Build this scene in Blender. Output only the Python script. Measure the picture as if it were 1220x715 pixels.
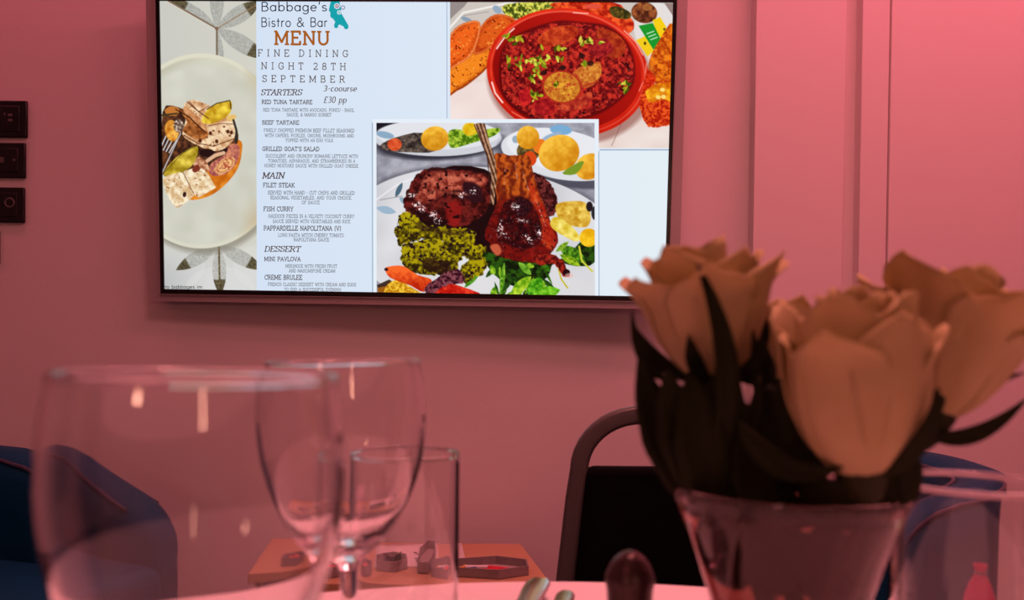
import bpy, bmesh, math, random
import numpy as np
from mathutils import Vector, Matrix, Euler

for o in list(bpy.data.objects):
    bpy.data.objects.remove(o, do_unlink=True)
SC = bpy.context.scene
COL = SC.collection

# ---------------------------------------------------------------- camera (phone held just above the table)
cam_data = bpy.data.cameras.new('camera')
cam_data.sensor_fit = 'HORIZONTAL'; cam_data.sensor_width = 36.0
cam_data.lens = 1000.0/1220.0*36.0
cam_data.shift_y = (427.0-357.5)/1220.0
cam_data.clip_start = 0.02
cam_data.dof.use_dof = True
cam_data.dof.focus_distance = 1.95
cam_data.dof.aperture_fstop = 9.0
cam = bpy.data.objects.new('camera', cam_data)
cam.location = (0, 0, 0.925)
cam.rotation_euler = (math.radians(89.0), -0.010, 0)
COL.objects.link(cam)
SC.camera = cam

# ---------------------------------------------------------------- world, lamps of the room, exposure
W = bpy.data.worlds.new('room_air'); SC.world = W; W.use_nodes = True
W.node_tree.nodes['Background'].inputs[0].default_value = (.9, .30, .32, 1)
W.node_tree.nodes['Background'].inputs[1].default_value = 0.02

def area(name, loc, target, sx, sy, power, col, spread=180):
    d = bpy.data.lights.new(name, 'AREA'); d.shape = 'RECTANGLE'; d.size = sx; d.size_y = sy
    d.energy = power; d.color = col; d.spread = math.radians(spread)
    o = bpy.data.objects.new(name, d); COL.objects.link(o)
    o.location = loc
    o.rotation_euler = (Vector(target)-Vector(loc)).to_track_quat('-Z', 'Y').to_euler()
    return o
PINK = (1.0, .185, .245)
ROSE = (1.0, .292, .292)
WARM = (1.0, .44, .30)
area('cove_light', (1.35, 1.25, 2.52), (1.2, 2.09, 1.2), 1.9, .10, 20.5, (1.0, .175, .235))
area('cove_light', (-1.30, 1.72, 2.58), (-1.25, 2.09, 1.6), 1.5, .05, 6.5, (1.0, .15, .22))
area('ceiling_light', (0.25, 0.50, 2.60), (0.25, 0.50, 0), .5, .5, 16, ROSE, 140)
area('ceiling_light', (-.9, -1.2, 2.60), (-.9, -1.2, 0), .6, .6, 4.5, PINK)
area('wall_lamp', (.85, -1.9, 1.42), (.2, .4, .85), .05, .42, 2.6, WARM)
area('wall_lamp', (-1.05, -1.9, 1.45), (-.2, .4, .85), .12, .12, 2.2, WARM)

vs = SC.view_settings
vs.view_transform = 'Standard'; vs.look = 'None'; vs.gamma = 1.0; vs.use_curve_mapping = False
vs.exposure = 0.0
SC.cycles.use_denoising = True
SC.cycles.max_bounces = 16; SC.cycles.transmission_bounces = 14; SC.cycles.transparent_max_bounces = 14
SC.cycles.glossy_bounces = 6; SC.cycles.diffuse_bounces = 4
SC.cycles.sample_clamp_indirect = 6.0
SC.cycles.caustics_reflective = False

# ---------------------------------------------------------------- helpers
def mat(name, col, rough=.6, metal=0., var=.0, scale=20., bump=0., bscale=None, spec=.5, trans=0., ior=1.45, coat=0., sheen=0., col2=None, sub=0., stretch=None):
    m = bpy.data.materials.new(name); m.use_nodes = True
    nt = m.node_tree; b = nt.nodes['Principled BSDF']
    b.inputs['Base Color'].default_value = (*col, 1); b.inputs['Roughness'].default_value = rough
    b.inputs['Metallic'].default_value = metal; b.inputs['Specular IOR Level'].default_value = spec
    b.inputs['Transmission Weight'].default_value = trans; b.inputs['IOR'].default_value = ior
    b.inputs['Coat Weight'].default_value = coat; b.inputs['Sheen Weight'].default_value = sheen
    if sub:
        b.inputs['Subsurface Weight'].default_value = sub
        b.inputs['Subsurface Radius'].default_value = (.01, .006, .003); b.inputs['Subsurface Scale'].default_value = .5
    if var or bump:
        tc = nt.nodes.new('ShaderNodeTexCoord'); src = tc.outputs['Object']
        if stretch:
            mp = nt.nodes.new('ShaderNodeMapping'); mp.inputs['Scale'].default_value = stretch
            nt.links.new(src, mp.inputs['Vector']); src = mp.outputs['Vector']
    if var:
        n = nt.nodes.new('ShaderNodeTexNoise'); n.inputs['Scale'].default_value = scale; n.inputs['Detail'].default_value = 4
        nt.links.new(src, n.inputs['Vector'])
        r = nt.nodes.new('ShaderNodeMix'); r.data_type = 'RGBA'
        c2 = col2 or tuple(c*(1-var) for c in col)
        r.inputs['A'].default_value = (*col, 1); r.inputs['B'].default_value = (*c2, 1)
        nt.links.new(n.outputs['Fac'], r.inputs['Factor']); nt.links.new(r.outputs['Result'], b.inputs['Base Color'])
    if bump:
        n = nt.nodes.new('ShaderNodeTexNoise'); n.inputs['Scale'].default_value = bscale or scale*4; n.inputs['Detail'].default_value = 3
        nt.links.new(src, n.inputs['Vector'])
        bp = nt.nodes.new('ShaderNodeBump'); bp.inputs['Strength'].default_value = bump; bp.inputs['Distance'].default_value = .002
        nt.links.new(n.outputs['Fac'], bp.inputs['Height']); nt.links.new(bp.outputs['Normal'], b.inputs['Normal'])
    return m

def lit(name, srgb):
    """a colour shown by the switched-on display"""
    m = bpy.data.materials.new(name); m.use_nodes = True
    b = m.node_tree.nodes['Principled BSDF']
    c = srgb2lin(srgb)
    b.inputs['Base Color'].default_value = (.004, .004, .004, 1); b.inputs['Roughness'].default_value = .35; b.inputs['Specular IOR Level'].default_value = .1
    b.inputs['Emission Color'].default_value = (*[float(x) for x in c], 1); b.inputs['Emission Strength'].default_value = 1.0
    return m

class MB:
    def __init__(s): s.v = []; s.f = []
    def add(s, vs, fs):
        k = len(s.v); s.v += [tuple(float(c) for c in v) for v in vs]; s.f += [tuple(i+k for i in f) for f in fs]; return s
    def box(s, x0, x1, y0, y1, z0, z1):
        return s.add([(x0, y0, z0), (x1, y0, z0), (x1, y1, z0), (x0, y1, z0), (x0, y0, z1), (x1, y0, z1), (x1, y1, z1), (x0, y1, z1)],
                     [(0, 3, 2, 1), (4, 5, 6, 7), (0, 1, 5, 4), (1, 2, 6, 5), (2, 3, 7, 6), (3, 0, 4, 7)])
    def lathe(s, prof, n=48, c=(0, 0)):
        """profile of (r, z); closed into a solid when the ends lie on the axis"""
        rings = []; vs = []; fs = []
        for r, z in prof:
            if r < 1e-6:
                rings.append([len(vs)]); vs.append((c[0], c[1], z))
            else:
                rings.append(list(range(len(vs), len(vs)+n)))
                vs += [(c[0]+r*math.cos(2*math.pi*i/n), c[1]+r*math.sin(2*math.pi*i/n), z) for i in range(n)]
        for a, b in zip(rings, rings[1:]):
            for i in range(n):
                j = (i+1) % n
                if len(a) == 1 and len(b) == 1: continue
                if len(a) == 1: fs.append((a[0], b[j], b[i]))
                elif len(b) == 1: fs.append((a[i], a[j], b[0]))
                else: fs.append((a[i], a[j], b[j], b[i]))
        return s.add(vs, fs)
    def grid(s, fn, nu, nv, cu=False, cv=False):
        vs = [fn(i/(nu if cu else nu-1), j/(nv if cv else nv-1)) for j in range(nv) for i in range(nu)]
        fs = []
        for j in range(nv if cv else nv-1):
            for i in range(nu if cu else nu-1):
                a = j*nu+i; b = j*nu+(i+1) % nu; c = ((j+1) % nv)*nu+(i+1) % nu; d = ((j+1) % nv)*nu+i
                fs.append((a, b, c, d))
        return s.add(vs, fs)
    def sweep(s, path, sect, up=(0, 0, 1), caps=True, scale=None):
        """sweep a closed 2D section (a, b) along a path: a along the side vector, b along the 'up' vector"""
        P = [Vector(p) for p in path]; n = len(P); k = len(sect); vs = []; fs = []
        side0 = None
        for i, p in enumerate(P):
            t = (P[min(i+1, n-1)]-P[max(i-1, 0)]).normalized()
            u = Vector(up) if not callable(up) else Vector(up(i/(n-1)))
            sd = t.cross(u)
            if sd.length < 1e-4: sd = side0 or t.orthogonal()
            sd.normalize(); side0 = sd; w = sd.cross(t).normalized()
            q = scale[i] if scale else 1.0
            vs += [tuple(p+sd*(a*q)+w*(b*q)) for a, b in sect]
        for i in range(n-1):
            for j in range(k):
                fs.append((i*k+j, i*k+(j+1) % k, (i+1)*k+(j+1) % k, (i+1)*k+j))
        if caps:
            fs.append(tuple(reversed(range(k)))); fs.append(tuple(range((n-1)*k, n*k)))
        return s.add(vs, fs)
    def tube(s, path, r, n=10, scale=None):
        return s.sweep(path, [(r*math.cos(2*math.pi*i/n), r*math.sin(2*math.pi*i/n)) for i in range(n)], up=(.013, .021, 1), scale=scale)
    def prism(s, pts, z0, z1):
        k = len(pts)
        vs = [(x, y, z0) for x, y in pts]+[(x, y, z1) for x, y in pts]
        fs = [tuple(reversed(range(k))), tuple(range(k, 2*k))]+[(i, (i+1) % k, k+(i+1) % k, k+i) for i in range(k)]
        return s.add(vs, fs)
    def build(s, name, m, parent=None, smooth=True, loc=None, bevel=0, seg=3, angle=35, sub=0, solid=0):
        me = bpy.data.meshes.new(name); me.from_pydata(s.v, [], s.f)
        bm = bmesh.new(); bm.from_mesh(me)
        bmesh.ops.recalc_face_normals(bm, faces=bm.faces[:])
        bm.to_mesh(me); bm.free()
        me.materials.append(m)
        o = bpy.data.objects.new(name, me); COL.objects.link(o)
        if parent: o.parent = parent
        if loc: o.location = loc
        if smooth:
            for p in me.polygons: p.use_smooth = True
            me.set_sharp_from_angle(angle=math.radians(angle))
        if solid:
            q = o.modifiers.new('thickness', 'SOLIDIFY'); q.thickness = solid; q.offset = 0
        if bevel:
            q = o.modifiers.new('edge', 'BEVEL'); q.width = bevel; q.segments = seg; q.limit_method = 'ANGLE'; q.angle_limit = math.radians(30)
        if sub:
            q = o.modifiers.new('round', 'SUBSURF'); q.levels = sub; q.render_levels = sub
        return o

def tag(o, label, cat, group=None, kind=None):
    if label: o['label'] = label
    if cat: o['category'] = cat
    if group: o['group'] = group
    if kind: o['kind'] = kind
    return o
def thing(name, loc, label, cat, rz=0, group=None, rot=None):
    o = bpy.data.objects.new(name, None); COL.objects.link(o); o.empty_display_size = .05
    o.location = loc; o.rotation_euler = rot if rot else (0, 0, rz)
    return tag(o, label, cat, group)
def struct(o):
    o['kind'] = 'structure'; return o
def copy_tree(o, parent=None):
    c = o.copy(); COL.objects.link(c); c.parent = parent
    for ch in list(o.children): copy_tree(ch, c)
    return c
def lerp(a, b, t): return a+(b-a)*t
def interp(tab, t):
    for (a, x), (b, y) in zip(tab, tab[1:]):
        if t <= b: return lerp(x, y, (t-a)/(b-a) if b > a else 0)
    return tab[-1][1]
def rrect(w, h, r, n=4):
    """rounded rectangle section"""
    out = []
    for cx, cy, a in ((w/2-r, h/2-r, 0), (-w/2+r, h/2-r, 90), (-w/2+r, -h/2+r, 180), (w/2-r, -h/2+r, 270)):
        for i in range(n+1):
            t = math.radians(a+90*i/n); out.append((cx+r*math.cos(t), cy+r*math.sin(t)))
    return out
# ---------------------------------------------------------------- pictures shown on the television screen
class Picture:
    """A small procedural painter: colours (sRGB 0-255) on a grid of points, in the layout units of the menu screen."""
    def __init__(s, x0, y0, x1, y1, step):
        s.nx = int(round((x1-x0)/step))+1; s.ny = int(round((y1-y0)/step))+1
        s.X, s.Y = np.meshgrid(np.linspace(x0, x1, s.nx), np.linspace(y0, y1, s.ny))
        s.C = np.zeros(s.X.shape+(3,)); s.C[:] = 200
        s.k = 0
    def noise(s, size, oct=2, seed=None):
        s.k += 1
        out = np.zeros(s.X.shape); a = 1.0; tot = 0
        for o in range(oct):
            rng = np.random.RandomState((seed if seed is not None else s.k)*17+o)
            G = rng.rand(256, 256)
            fx = s.X/size*2**o+31.7; fy = s.Y/size*2**o+11.3
            ix = np.floor(fx).astype(int); iy = np.floor(fy).astype(int)
            tx = fx-ix; ty = fy-iy
            tx = tx*tx*(3-2*tx); ty = ty*ty*(3-2*ty)
            g = lambda i, j: G[j % 256, i % 256]
            out += a*((g(ix, iy)*(1-tx)+g(ix+1, iy)*tx)*(1-ty)+(g(ix, iy+1)*(1-tx)+g(ix+1, iy+1)*tx)*ty)
            tot += a; a *= .6
        return np.clip((out/tot-.5)*1.7+.5, 0, 1)
    def put(s, m, col, alpha=1.0):
        m = (np.clip(m, 0, 1)*alpha)[..., None]
        s.C = s.C*(1-m)+np.asarray(col, float)*m
    def mix(s, a, b, t):
        t = np.clip(t, 0, 1)[..., None]
        return np.asarray(a, float)*(1-t)+np.asarray(b, float)*t
    def ell(s, cx, cy, rx, ry, rot=0, soft=.8):
        c, n = math.cos(math.radians(rot)), math.sin(math.radians(rot))
        x = s.X-cx; y = s.Y-cy
        u = (x*c+y*n)/rx; v = (-x*n+y*c)/ry
        r = np.sqrt(u*u+v*v)
        s.r = r; s.u = u; s.v = v
        return np.clip(.5-(r-1)*min(rx, ry)/soft, 0, 1)
    def pol(s, pts, soft=.8, smooth=True, wob=0.0):
        P = np.asarray(pts, float)
        if smooth:
            Q = []
            n = len(P)
            for i in range(n):
                a, b, c, d = P[i-1], P[i], P[(i+1) % n], P[(i+2) % n]
                for t in (0, .33, .67):
                    Q.append(.5*((2*b)+(c-a)*t+(2*a-5*b+4*c-d)*t*t+(3*b-a-3*c+d)*t**3))
            P = np.asarray(Q)
        x, y = s.X, s.Y
        if wob:
            x = x+(s.noise(5, 2)-.5)*wob*2; y = y+(s.noise(5, 2)-.5)*wob*2
        d2 = np.full(x.shape, 1e9); ins = np.zeros(x.shape, bool)
        for i in range(len(P)):
            ax, ay = P[i-1]; bx, by = P[i]
            ex, ey = bx-ax, by-ay; L = ex*ex+ey*ey+1e-9
            t = np.clip(((x-ax)*ex+(y-ay)*ey)/L, 0, 1)
            d2 = np.minimum(d2, (x-ax-t*ex)**2+(y-ay-t*ey)**2)
            if ay != by:
                ins ^= ((ay > y) != (by > y)) & (x < (bx-ax)*(y-ay)/(by-ay)+ax)
        s.d = np.where(ins, -np.sqrt(d2), np.sqrt(d2))
        return np.clip(.5-s.d/soft, 0, 1)
    def lin(s, pts, w, soft=.7):
        P = np.asarray(pts, float); d2 = np.full(s.X.shape, 1e9)
        for i in range(1, len(P)):
            ax, ay = P[i-1]; ex, ey = P[i]-P[i-1]; L = ex*ex+ey*ey+1e-9
            t = np.clip(((s.X-ax)*ex+(s.Y-ay)*ey)/L, 0, 1)
            d2 = np.minimum(d2, (s.X-ax-t*ex)**2+(s.Y-ay-t*ey)**2)
        return np.clip(.5-(np.sqrt(d2)-w/2)/soft, 0, 1)
    def lens(s, a, b, w, soft=.6):
        """pointed leaf between two points"""
        a = np.asarray(a, float); b = np.asarray(b, float); e = b-a; L = math.hypot(*e); e = e/L; n = np.array([-e[1], e[0]])
        R = (L*L/4+w*w/4)/w
        m = (a+b)/2; off = R-w/2
        d1 = np.hypot(s.X-(m+n*off)[0], s.Y-(m+n*off)[1])-R
        d2 = np.hypot(s.X-(m-n*off)[0], s.Y-(m-n*off)[1])-R
        s.t = ((s.X-a[0])*e[0]+(s.Y-a[1])*e[1])/L
        s.n = (s.X-a[0])*n[0]+(s.Y-a[1])*n[1]
        return np.clip(.5-np.maximum(d1, d2)/soft, 0, 1)
    def blob(s, m, dark, lite, size=3, oct=3, gain=1.6, edge=0, edgecol=None):
        """textured fill, optionally with a darker edge"""
        n = (s.noise(size, oct)-.5)*gain+.5
        s.put(m, s.mix(dark, lite, n))
    def specks(s, m, col, size, thr, alpha=1.0):
        n = (s.noise(size, 2)-.5)/1.7+.5
        s.put(m*np.clip((n-thr)*14, 0, 1), col, alpha)

def paint_left(step):
    p = Picture(190, 0.5, 306, 348.5, step)
    z = lambda x, y: (x/5.108+190, y/5.108+110)
    Z = lambda *q: [z(*a) for a in q]
    low = np.clip((p.Y-290)/40, 0, 1)
    base = p.mix((206, 206, 198), (214, 213, 202), np.clip((p.X-200)/100, 0, 1))
    base = base*(1-low[..., None])+p.mix((172, 173, 178), (214, 215, 216), np.clip((p.X-195)/55, 0, 1))*low[..., None]
    p.put(np.ones(p.X.shape), base)
    p.put(np.ones(p.X.shape), (150, 150, 140), .10*p.noise(2, 2).mean())
    g = p.noise(1.2, 2, 5)
    def petal(a, b, w, tip, cut=None, grey=(176, 177, 170)):
        m = p.lens(a, b, w)
        if cut is not None:
            m = m*np.clip(.5+cut(p), 0, 1)
        p.put(m, p.mix(np.array(grey)-14, np.array(grey)+14, g))
        if tip < 1:
            p.put(m*np.clip((p.t-tip)*30, 0, 1), p.mix((58, 52, 34), (120, 110, 84), g))
        return m
    c = (258.8, 34)
    petal(c, (259.3, -34), 17, 2)
    petal(c, (199, -3), 19, .62, lambda q: -q.n if False else ((q.Y-34)*-1*(258.8-200)-(q.X-258.8)*-1*(34-1))/60.)
    petal(c, (312, 1), 20, .66)
    petal(c, (318, 70), 20, .66)
    petal(c, (259.5, 102), 16, 2, lambda q: (q.X-258.5))
    p.put(p.lin([(198, -1), (258.8, 34)], 2.2), (128, 108, 90))
    p.put(p.lin([(197, .5), (258.8, 35.6)], .8), (224, 214, 196))
    p.put(p.lin([(258.8, 34), (258.9, 70)], 2.2), (120, 104, 84))
    p.put(p.lin([(258.8, 34), (306, 6)], 1.1), (152, 118, 84))
    p.put(p.ell(258.8, 34, 2.2, 2.2), (132, 100, 84))
    c = (260.6, 293)
    for q in ((202, 322, 60), (262, 352, 48), (320, 322, 60)):
        p.put(p.ell(q[0]+(0), q[1]-4, 42, 30)*np.clip((p.Y-290)/6, 0, 1), (226, 226, 222), .35)
    petal(c, (209.5, 322.5), 17, .70, grey=(182, 182, 176))
    petal(c, (314, 322), 17, .66, grey=(182, 182, 176))
    petal(c, (262.3, 353), 16.5, .66, grey=(188, 187, 182))
    p.put(p.lin([(261, 294), (262, 350)], 2.2), p.mix((62, 54, 36), (142, 126, 88), g))
    # plate
    sh = p.ell(241, 183.5, 101, 117)
    p.put(p.ell(243, 186, 101, 117, soft=6), (120, 112, 95), .55)
    m = p.ell(240, 180, 100, 116.4)
    p.put(m, (222, 219, 199))
    r = p.r
    p.put(m*np.clip((.965-r)*60, 0, 1), p.mix((196, 194, 174), (214, 212, 194), np.clip((p.X-195)/80+(p.noise(30, 2)-.5)*.5, 0, 1)))
    p.put(p.ell(240, 185, 93, 108, soft=8), p.mix((203, 203, 188), (216, 216, 204), p.noise(26, 2)))
    p.put(m*np.clip((p.X-283)/26, 0, 1)*np.clip((p.Y-232)/30, 0, 1), (190, 160, 112), .55)
    p.put(m*np.clip((p.X-288)/20, 0, 1)*np.clip((128-p.Y)/40, 0, 1), (176, 158, 122), .5)
    # sauce and food
    m = p.pol(Z((440, 300), (500, 300), (502, 370), (480, 460), (420, 545), (330, 620), (230, 655), (170, 640), (250, 520), (350, 420)))
    p.put(m, p.mix((196, 98, 14), (236, 148, 44), p.noise(8, 2)))
    p.put(p.pol(Z((20, 120), (110, 90), (250, 150), (450, 200), (480, 300), (420, 400), (330, 460), (240, 470), (120, 480), (20, 500))), p.mix((44, 24, 18), (120, 70, 40), p.noise(4, 2)))
    m = p.pol(Z((35, 110), (70, 85), (120, 100), (110, 140), (50, 140)))
    p.put(m, (196, 120, 52))
    m = p.pol(Z((150, 80), (200, 46), (262, 62), (330, 92), (440, 140), (466, 190), (452, 290), (380, 352), (300, 352), (190, 302), (140, 255), (160, 170)))
    p.blob(m, (196, 138, 92), (250, 222, 182), 6, 3)
    p.specks(m, (106, 52, 26), 3.2, .72)
    p.put(m*p.pol(Z((280, 215), (440, 180), (450, 280), (300, 300)), 3), (246, 222, 186), .5)
    p.put(p.pol(Z((120, 105), (190, 140), (260, 200), (300, 250), (270, 290), (190, 270), (140, 230), (170, 180))), p.mix((112, 54, 20), (204, 128, 66), p.noise(5, 2)))
    p.put(p.pol(Z((155, 85), (215, 130), (285, 205), (280, 235), (200, 170), (150, 120))), p.mix((176, 106, 60), (226, 168, 118), p.noise(5, 2)))
    p.put(p.lin(Z((100, 105), (180, 150), (285, 248)), 1.3), (50, 22, 12))
    p.put(p.lin(Z((185, 60), (240, 120), (300, 85)), 1.0), (128, 62, 34))
    p.put(p.lin(Z((150, 262), (230, 310), (330, 330), (450, 285)), 1.0), (94, 44, 22))
    for a in ((250, 296), (312, 250), (350, 300), (418, 240), (440, 246)):
        p.put(p.ell(*z(*a), 2.0, 2.4), (84, 36, 18))
    m = p.pol(Z((258, 172), (290, 110), (350, 70), (432, 52), (442, 92), (420, 142), (340, 186), (282, 192)))
    p.put(m, p.mix((186, 138, 22), (250, 222, 74), p.noise(7, 2)))
    p.put(p.lin(Z((290, 104), (350, 68), (430, 50), (438, 100)), 1.2), (58, 40, 16))
    m = p.ell(*z(440, 155), 6, 3.5, -20); p.put(m, (232, 190, 110))
    p.put(p.lin(Z((452, 170), (470, 230), (468, 300)), 2.6), (40, 44, 40))
    p.put(p.ell(*z(290, 370), 9, 5), (38, 18, 18))
    p.put(p.ell(*z(415, 362), 6, 4), (34, 18, 20))
    m = p.pol(Z((300, 480), (320, 430), (400, 380), (430, 320), (480, 320), (490, 380), (460, 450), (400, 500), (330, 510)))
    p.put(m, p.mix((150, 66, 74), (226, 150, 108), p.noise(3, 2)))
    m = p.ell(*z(400, 446), 14, 7.5, -38)
    p.put(m, p.mix((206, 130, 84), (246, 202, 136), .5+.5*np.sin(p.r*14)))
    p.specks(m, (176, 66, 52), 2, .6)
    p.put(p.lin(Z((290, 420), (340, 385), (392, 370)), 4.2), (226, 180, 146))
    p.put(p.lin(Z((170, 60), (230, 110), (300, 160)), 1.2), (70, 30, 16), .8)
    p.put(p.lin(Z((300, 205), (380, 190), (450, 195)), 1.0), (110, 50, 26), .8)
    for a in ((330, 235), (365, 240), (395, 210), (290, 275), (335, 325), (430, 265)):
        p.put(p.ell(*z(*a), 1.6, 1.3), (120, 54, 26), .85)
    # fork, orange piece
    for i in range(4):
        p.put(p.lin(Z((6+i*18, 345+i*8), (40+i*22, 268+i*8)), 1.2), (226, 226, 230))
    p.put(p.lin(Z((16, 495), (130, 250)), 1.1), (204, 204, 208))
    m = p.ell(*z(76, 235), 8, 13, -8)
    p.put(m, p.mix((190, 104, 22), (250, 190, 84), p.noise(5, 2)))
    p.put(p.ell(*z(118, 205), 6, 8), p.mix((70, 44, 34), (238, 220, 200), p.noise(2, 2)))
    p.put(p.lin(Z((14, 140), (110, 130)), 2.2), (70, 58, 30))
    # front wedges
    m = p.pol(Z((240, 395), (290, 430), (300, 480), (230, 470), (205, 430)))
    p.put(m, p.mix((150, 80, 52), (240, 196, 156), p.noise(4, 2)))
    m = p.pol(Z((28, 490), (70, 430), (140, 370), (222, 328), (236, 358), (205, 440), (120, 500), (40, 512)))
    p.put(m, p.mix((150, 124, 20), (240, 212, 84), p.noise(7, 2)))
    p.put(p.lin(Z((28, 492), (140, 372), (222, 330)), .9), (92, 76, 20))
    m = p.pol(Z((22, 530), (80, 500), (142, 492), (175, 560), (215, 622), (120, 700), (90, 690), (50, 630)))
    p.blob(m, (214, 178, 130), (252, 238, 208), 5, 2)
    p.specks(m, (150, 84, 42), 3, .74)
    m2 = p.pol(Z((150, 482), (230, 455), (285, 480), (310, 520), (345, 582), (240, 642), (205, 620)), smooth=False)
    p.blob(m2, (222, 188, 142), (252, 238, 208), 5, 2)
    p.specks(m2, (150, 74, 38), 2.6, .72)
    p.put(p.lin(Z((145, 490), (210, 622)), .9), (128, 76, 40))
    p.put(p.ell(*z(153, 624), 2.2, 3.2, 10), (60, 26, 20))
    p.put(p.pol(Z((200, 470), (230, 440), (250, 470), (215, 490))), (126, 50, 34))
    return p

def paint_dish(step):
    p = Picture(537, 2.5, 802, 176.5, step)
    z = lambda x, y: (x/3.972+530, y/3.972)
    Z = lambda *q: [z(*a) for a in q]
    p.put(np.ones(p.X.shape), p.mix((226, 204, 196), (240, 226, 220), p.noise(30, 2)))
    p.put(np.clip((70-p.Y)/30, 0, 1), (206, 198, 190))
    p.put(p.pol(Z((20, 10), (110, 10), (30, 90), (20, 140))), (150, 140, 138))
    p.put(p.lin(Z((10, 150), (90, 60), (330, 8)), 2.5), (240, 236, 230))
    p.put(p.ell(*z(105, 92), 7, 2.6, 20), (138, 158, 178))
    p.put(p.ell(*z(250, 45), 6, 4, 40), (150, 170, 190))
    p.put(p.lin(Z((90, 75), (210, 55)), .7), (150, 140, 140))
    p.put(p.lin(Z((840, 575), (790, 690)), 1), (176, 140, 130))
    p.put(p.pol(Z((20, 450), (200, 390), (330, 560), (20, 570)), 4), (246, 228, 224), .6)
    # greens and tomatoes along the top
    m = p.pol(Z((290, 20), (520, 10), (540, 40), (450, 60), (350, 90), (290, 70)))
    p.blob(m, (58, 76, 12), (226, 222, 92), 2.6, 3, 2.2)
    m = p.pol(Z((520, 12), (800, 12), (860, 60), (900, 120), (860, 160), (760, 110), (640, 50), (530, 40)))
    p.blob(m, (170, 24, 6), (250, 96, 40), 5, 3)
    p.put(p.pol(Z((780, 40), (820, 30), (880, 60), (870, 90), (800, 80))), p.mix((30, 40, 10), (120, 90, 30), p.noise(3, 2)))
    p.put(p.ell(*z(700, 30), 10, 3), (226, 80, 60))
    # right hand plate
    p.put(p.ell(*z(1000, 130), 26, 30), (228, 222, 220))
    p.put(p.pol(Z((1040, 15), (1090, 15), (1090, 90)), smooth=False), (150, 128, 122))
    m = p.ell(*z(945, 60), 15.5, 12.5, 10)
    p.put(m, p.mix((48, 14, 10), (176, 96, 46), p.noise(5, 3)))
    p.specks(m, (240, 190, 150), 2.5, .78)
    p.put(p.ell(*z(960, 35), 6, 4), (190, 120, 60), .7)
    m = p.pol(Z((985, 95), (1020, 80), (1050, 130), (1030, 190), (1000, 150)), smooth=False); p.put(m, (246, 206, 20))
    m = p.pol(Z((905, 190), (950, 170), (990, 240), (960, 268)), smooth=False); p.put(m, (244, 204, 24))
    m = p.pol(Z((918, 122), (985, 108), (1024, 188), (988, 236)), smooth=False); p.put(m, (10, 150, 40))
    for i in range(3):
        p.put(p.lin(Z((957+i*9, 160+i*14), (990+i*8, 148+i*14)), 1.2), (196, 232, 196))
    p.put(p.ell(*z(948, 205), 1.5, 2), (70, 60, 10))
    p.put(p.ell(*z(1040, 138), 1.5, 1.5), (90, 80, 10))
    m = p.pol(Z((1085, 110), (1010, 200), (970, 280), (965, 350), (990, 390), (1085, 400)))
    p.blob(m, (176, 58, 6), (244, 132, 24), 4, 3)
    p.specks(m, (120, 30, 6), 2, .74)
    # bread
    def bread(pts, c0, c1, rim):
        m = p.pol(Z(*pts)); d = p.d
        p.put(m, p.mix(c0, c1, np.clip(.25+(-d)/9+(p.noise(6, 3)-.5)*.7, 0, 1)))
        p.specks(m, (120, 26, 4), 2.2, .72); p.specks(m, (255, 170, 70), 2.6, .74)
        p.put(m*np.clip(1.6-np.abs(d+1.2), 0, 1), rim, .75)
    bread(((10, 300), (60, 270), (150, 235), (215, 220), (212, 310), (110, 402), (60, 430), (10, 452)), (170, 66, 4), (246, 136, 30), (150, 50, 6))
    bread(((140, 250), (150, 170), (200, 92), (262, 66), (336, 92), (318, 140), (225, 222), (165, 255)), (150, 30, 4), (224, 92, 24), (238, 120, 50))
    bread(((4, 330), (10, 210), (50, 135), (120, 100), (170, 108), (160, 190), (125, 265), (60, 310)), (176, 50, 6), (240, 100, 26), (250, 150, 84))
    # bowl
    p.put(p.ell(680, 96, 99, 76, 6, 5), (130, 66, 56), .55)
    m = p.ell(676.6, 86.5, 96.5, 76.5, 8)
    p.put(m, p.mix((176, 14, 4), (232, 48, 22), np.clip(.62-p.v*.35+(p.noise(20, 2)-.5)*.4, 0, 1)))
    m = p.ell(676, 84.6, 88.5, 69.5, 8)
    p.put(m, p.mix((128, 4, 4), (196, 26, 12), np.clip(.5+p.u*.25-p.v*.35, 0, 1)))
    p.put(p.ell(677, 86, 92.5, 73, 8)*(1-p.ell(676.5, 86.6, 91, 71.6, 8)), (240, 110, 90), .6)
    for a in (((618, 448), (700, 458), (0, 0)),):
        pass
    p.put(p.lin(Z((248, 230), (290, 170), (330, 135)), 1.6), (255, 214, 204))
    p.put(p.lin(Z((225, 390), (240, 440), (275, 485)), 2.0), (255, 206, 196))
    p.put(p.lin(Z((850, 145), (905, 200), (938, 260)), 1.4), (250, 160, 140))
    p.put(p.lin(Z((610, 60), (680, 64)), 1.2), (255, 190, 176))
    p.put(p.lin(Z((955, 300), (948, 370), (920, 430)), 1.2), (248, 130, 110))
    p.put(p.lin(Z((320, 530), (400, 575), (500, 600)), 1.4), (240, 100, 80))
    # stew
    m = p.pol(Z((275, 260), (320, 190), (420, 140), (540, 105), (640, 112), (760, 130), (850, 200), (888, 290), (888, 380), (840, 450), (740, 520), (600, 565), (450, 562), (340, 505), (275, 420)), wob=1.2)
    p.put(p.pol(Z((265, 260), (320, 180), (420, 130), (540, 98), (640, 104), (770, 122), (860, 195), (898, 290), (895, 390), (845, 460), (740, 535), (600, 575), (450, 572), (330, 515), (265, 420)), 3), (80, 4, 8), .8)
    p.blob(m, (96, 6, 12), (206, 48, 34), 3.8, 3, 1.7)
    p.specks(m, (36, 4, 6), 3.4, .72)
    p.specks(m, (236, 104, 80), 1.8, .76)
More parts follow.
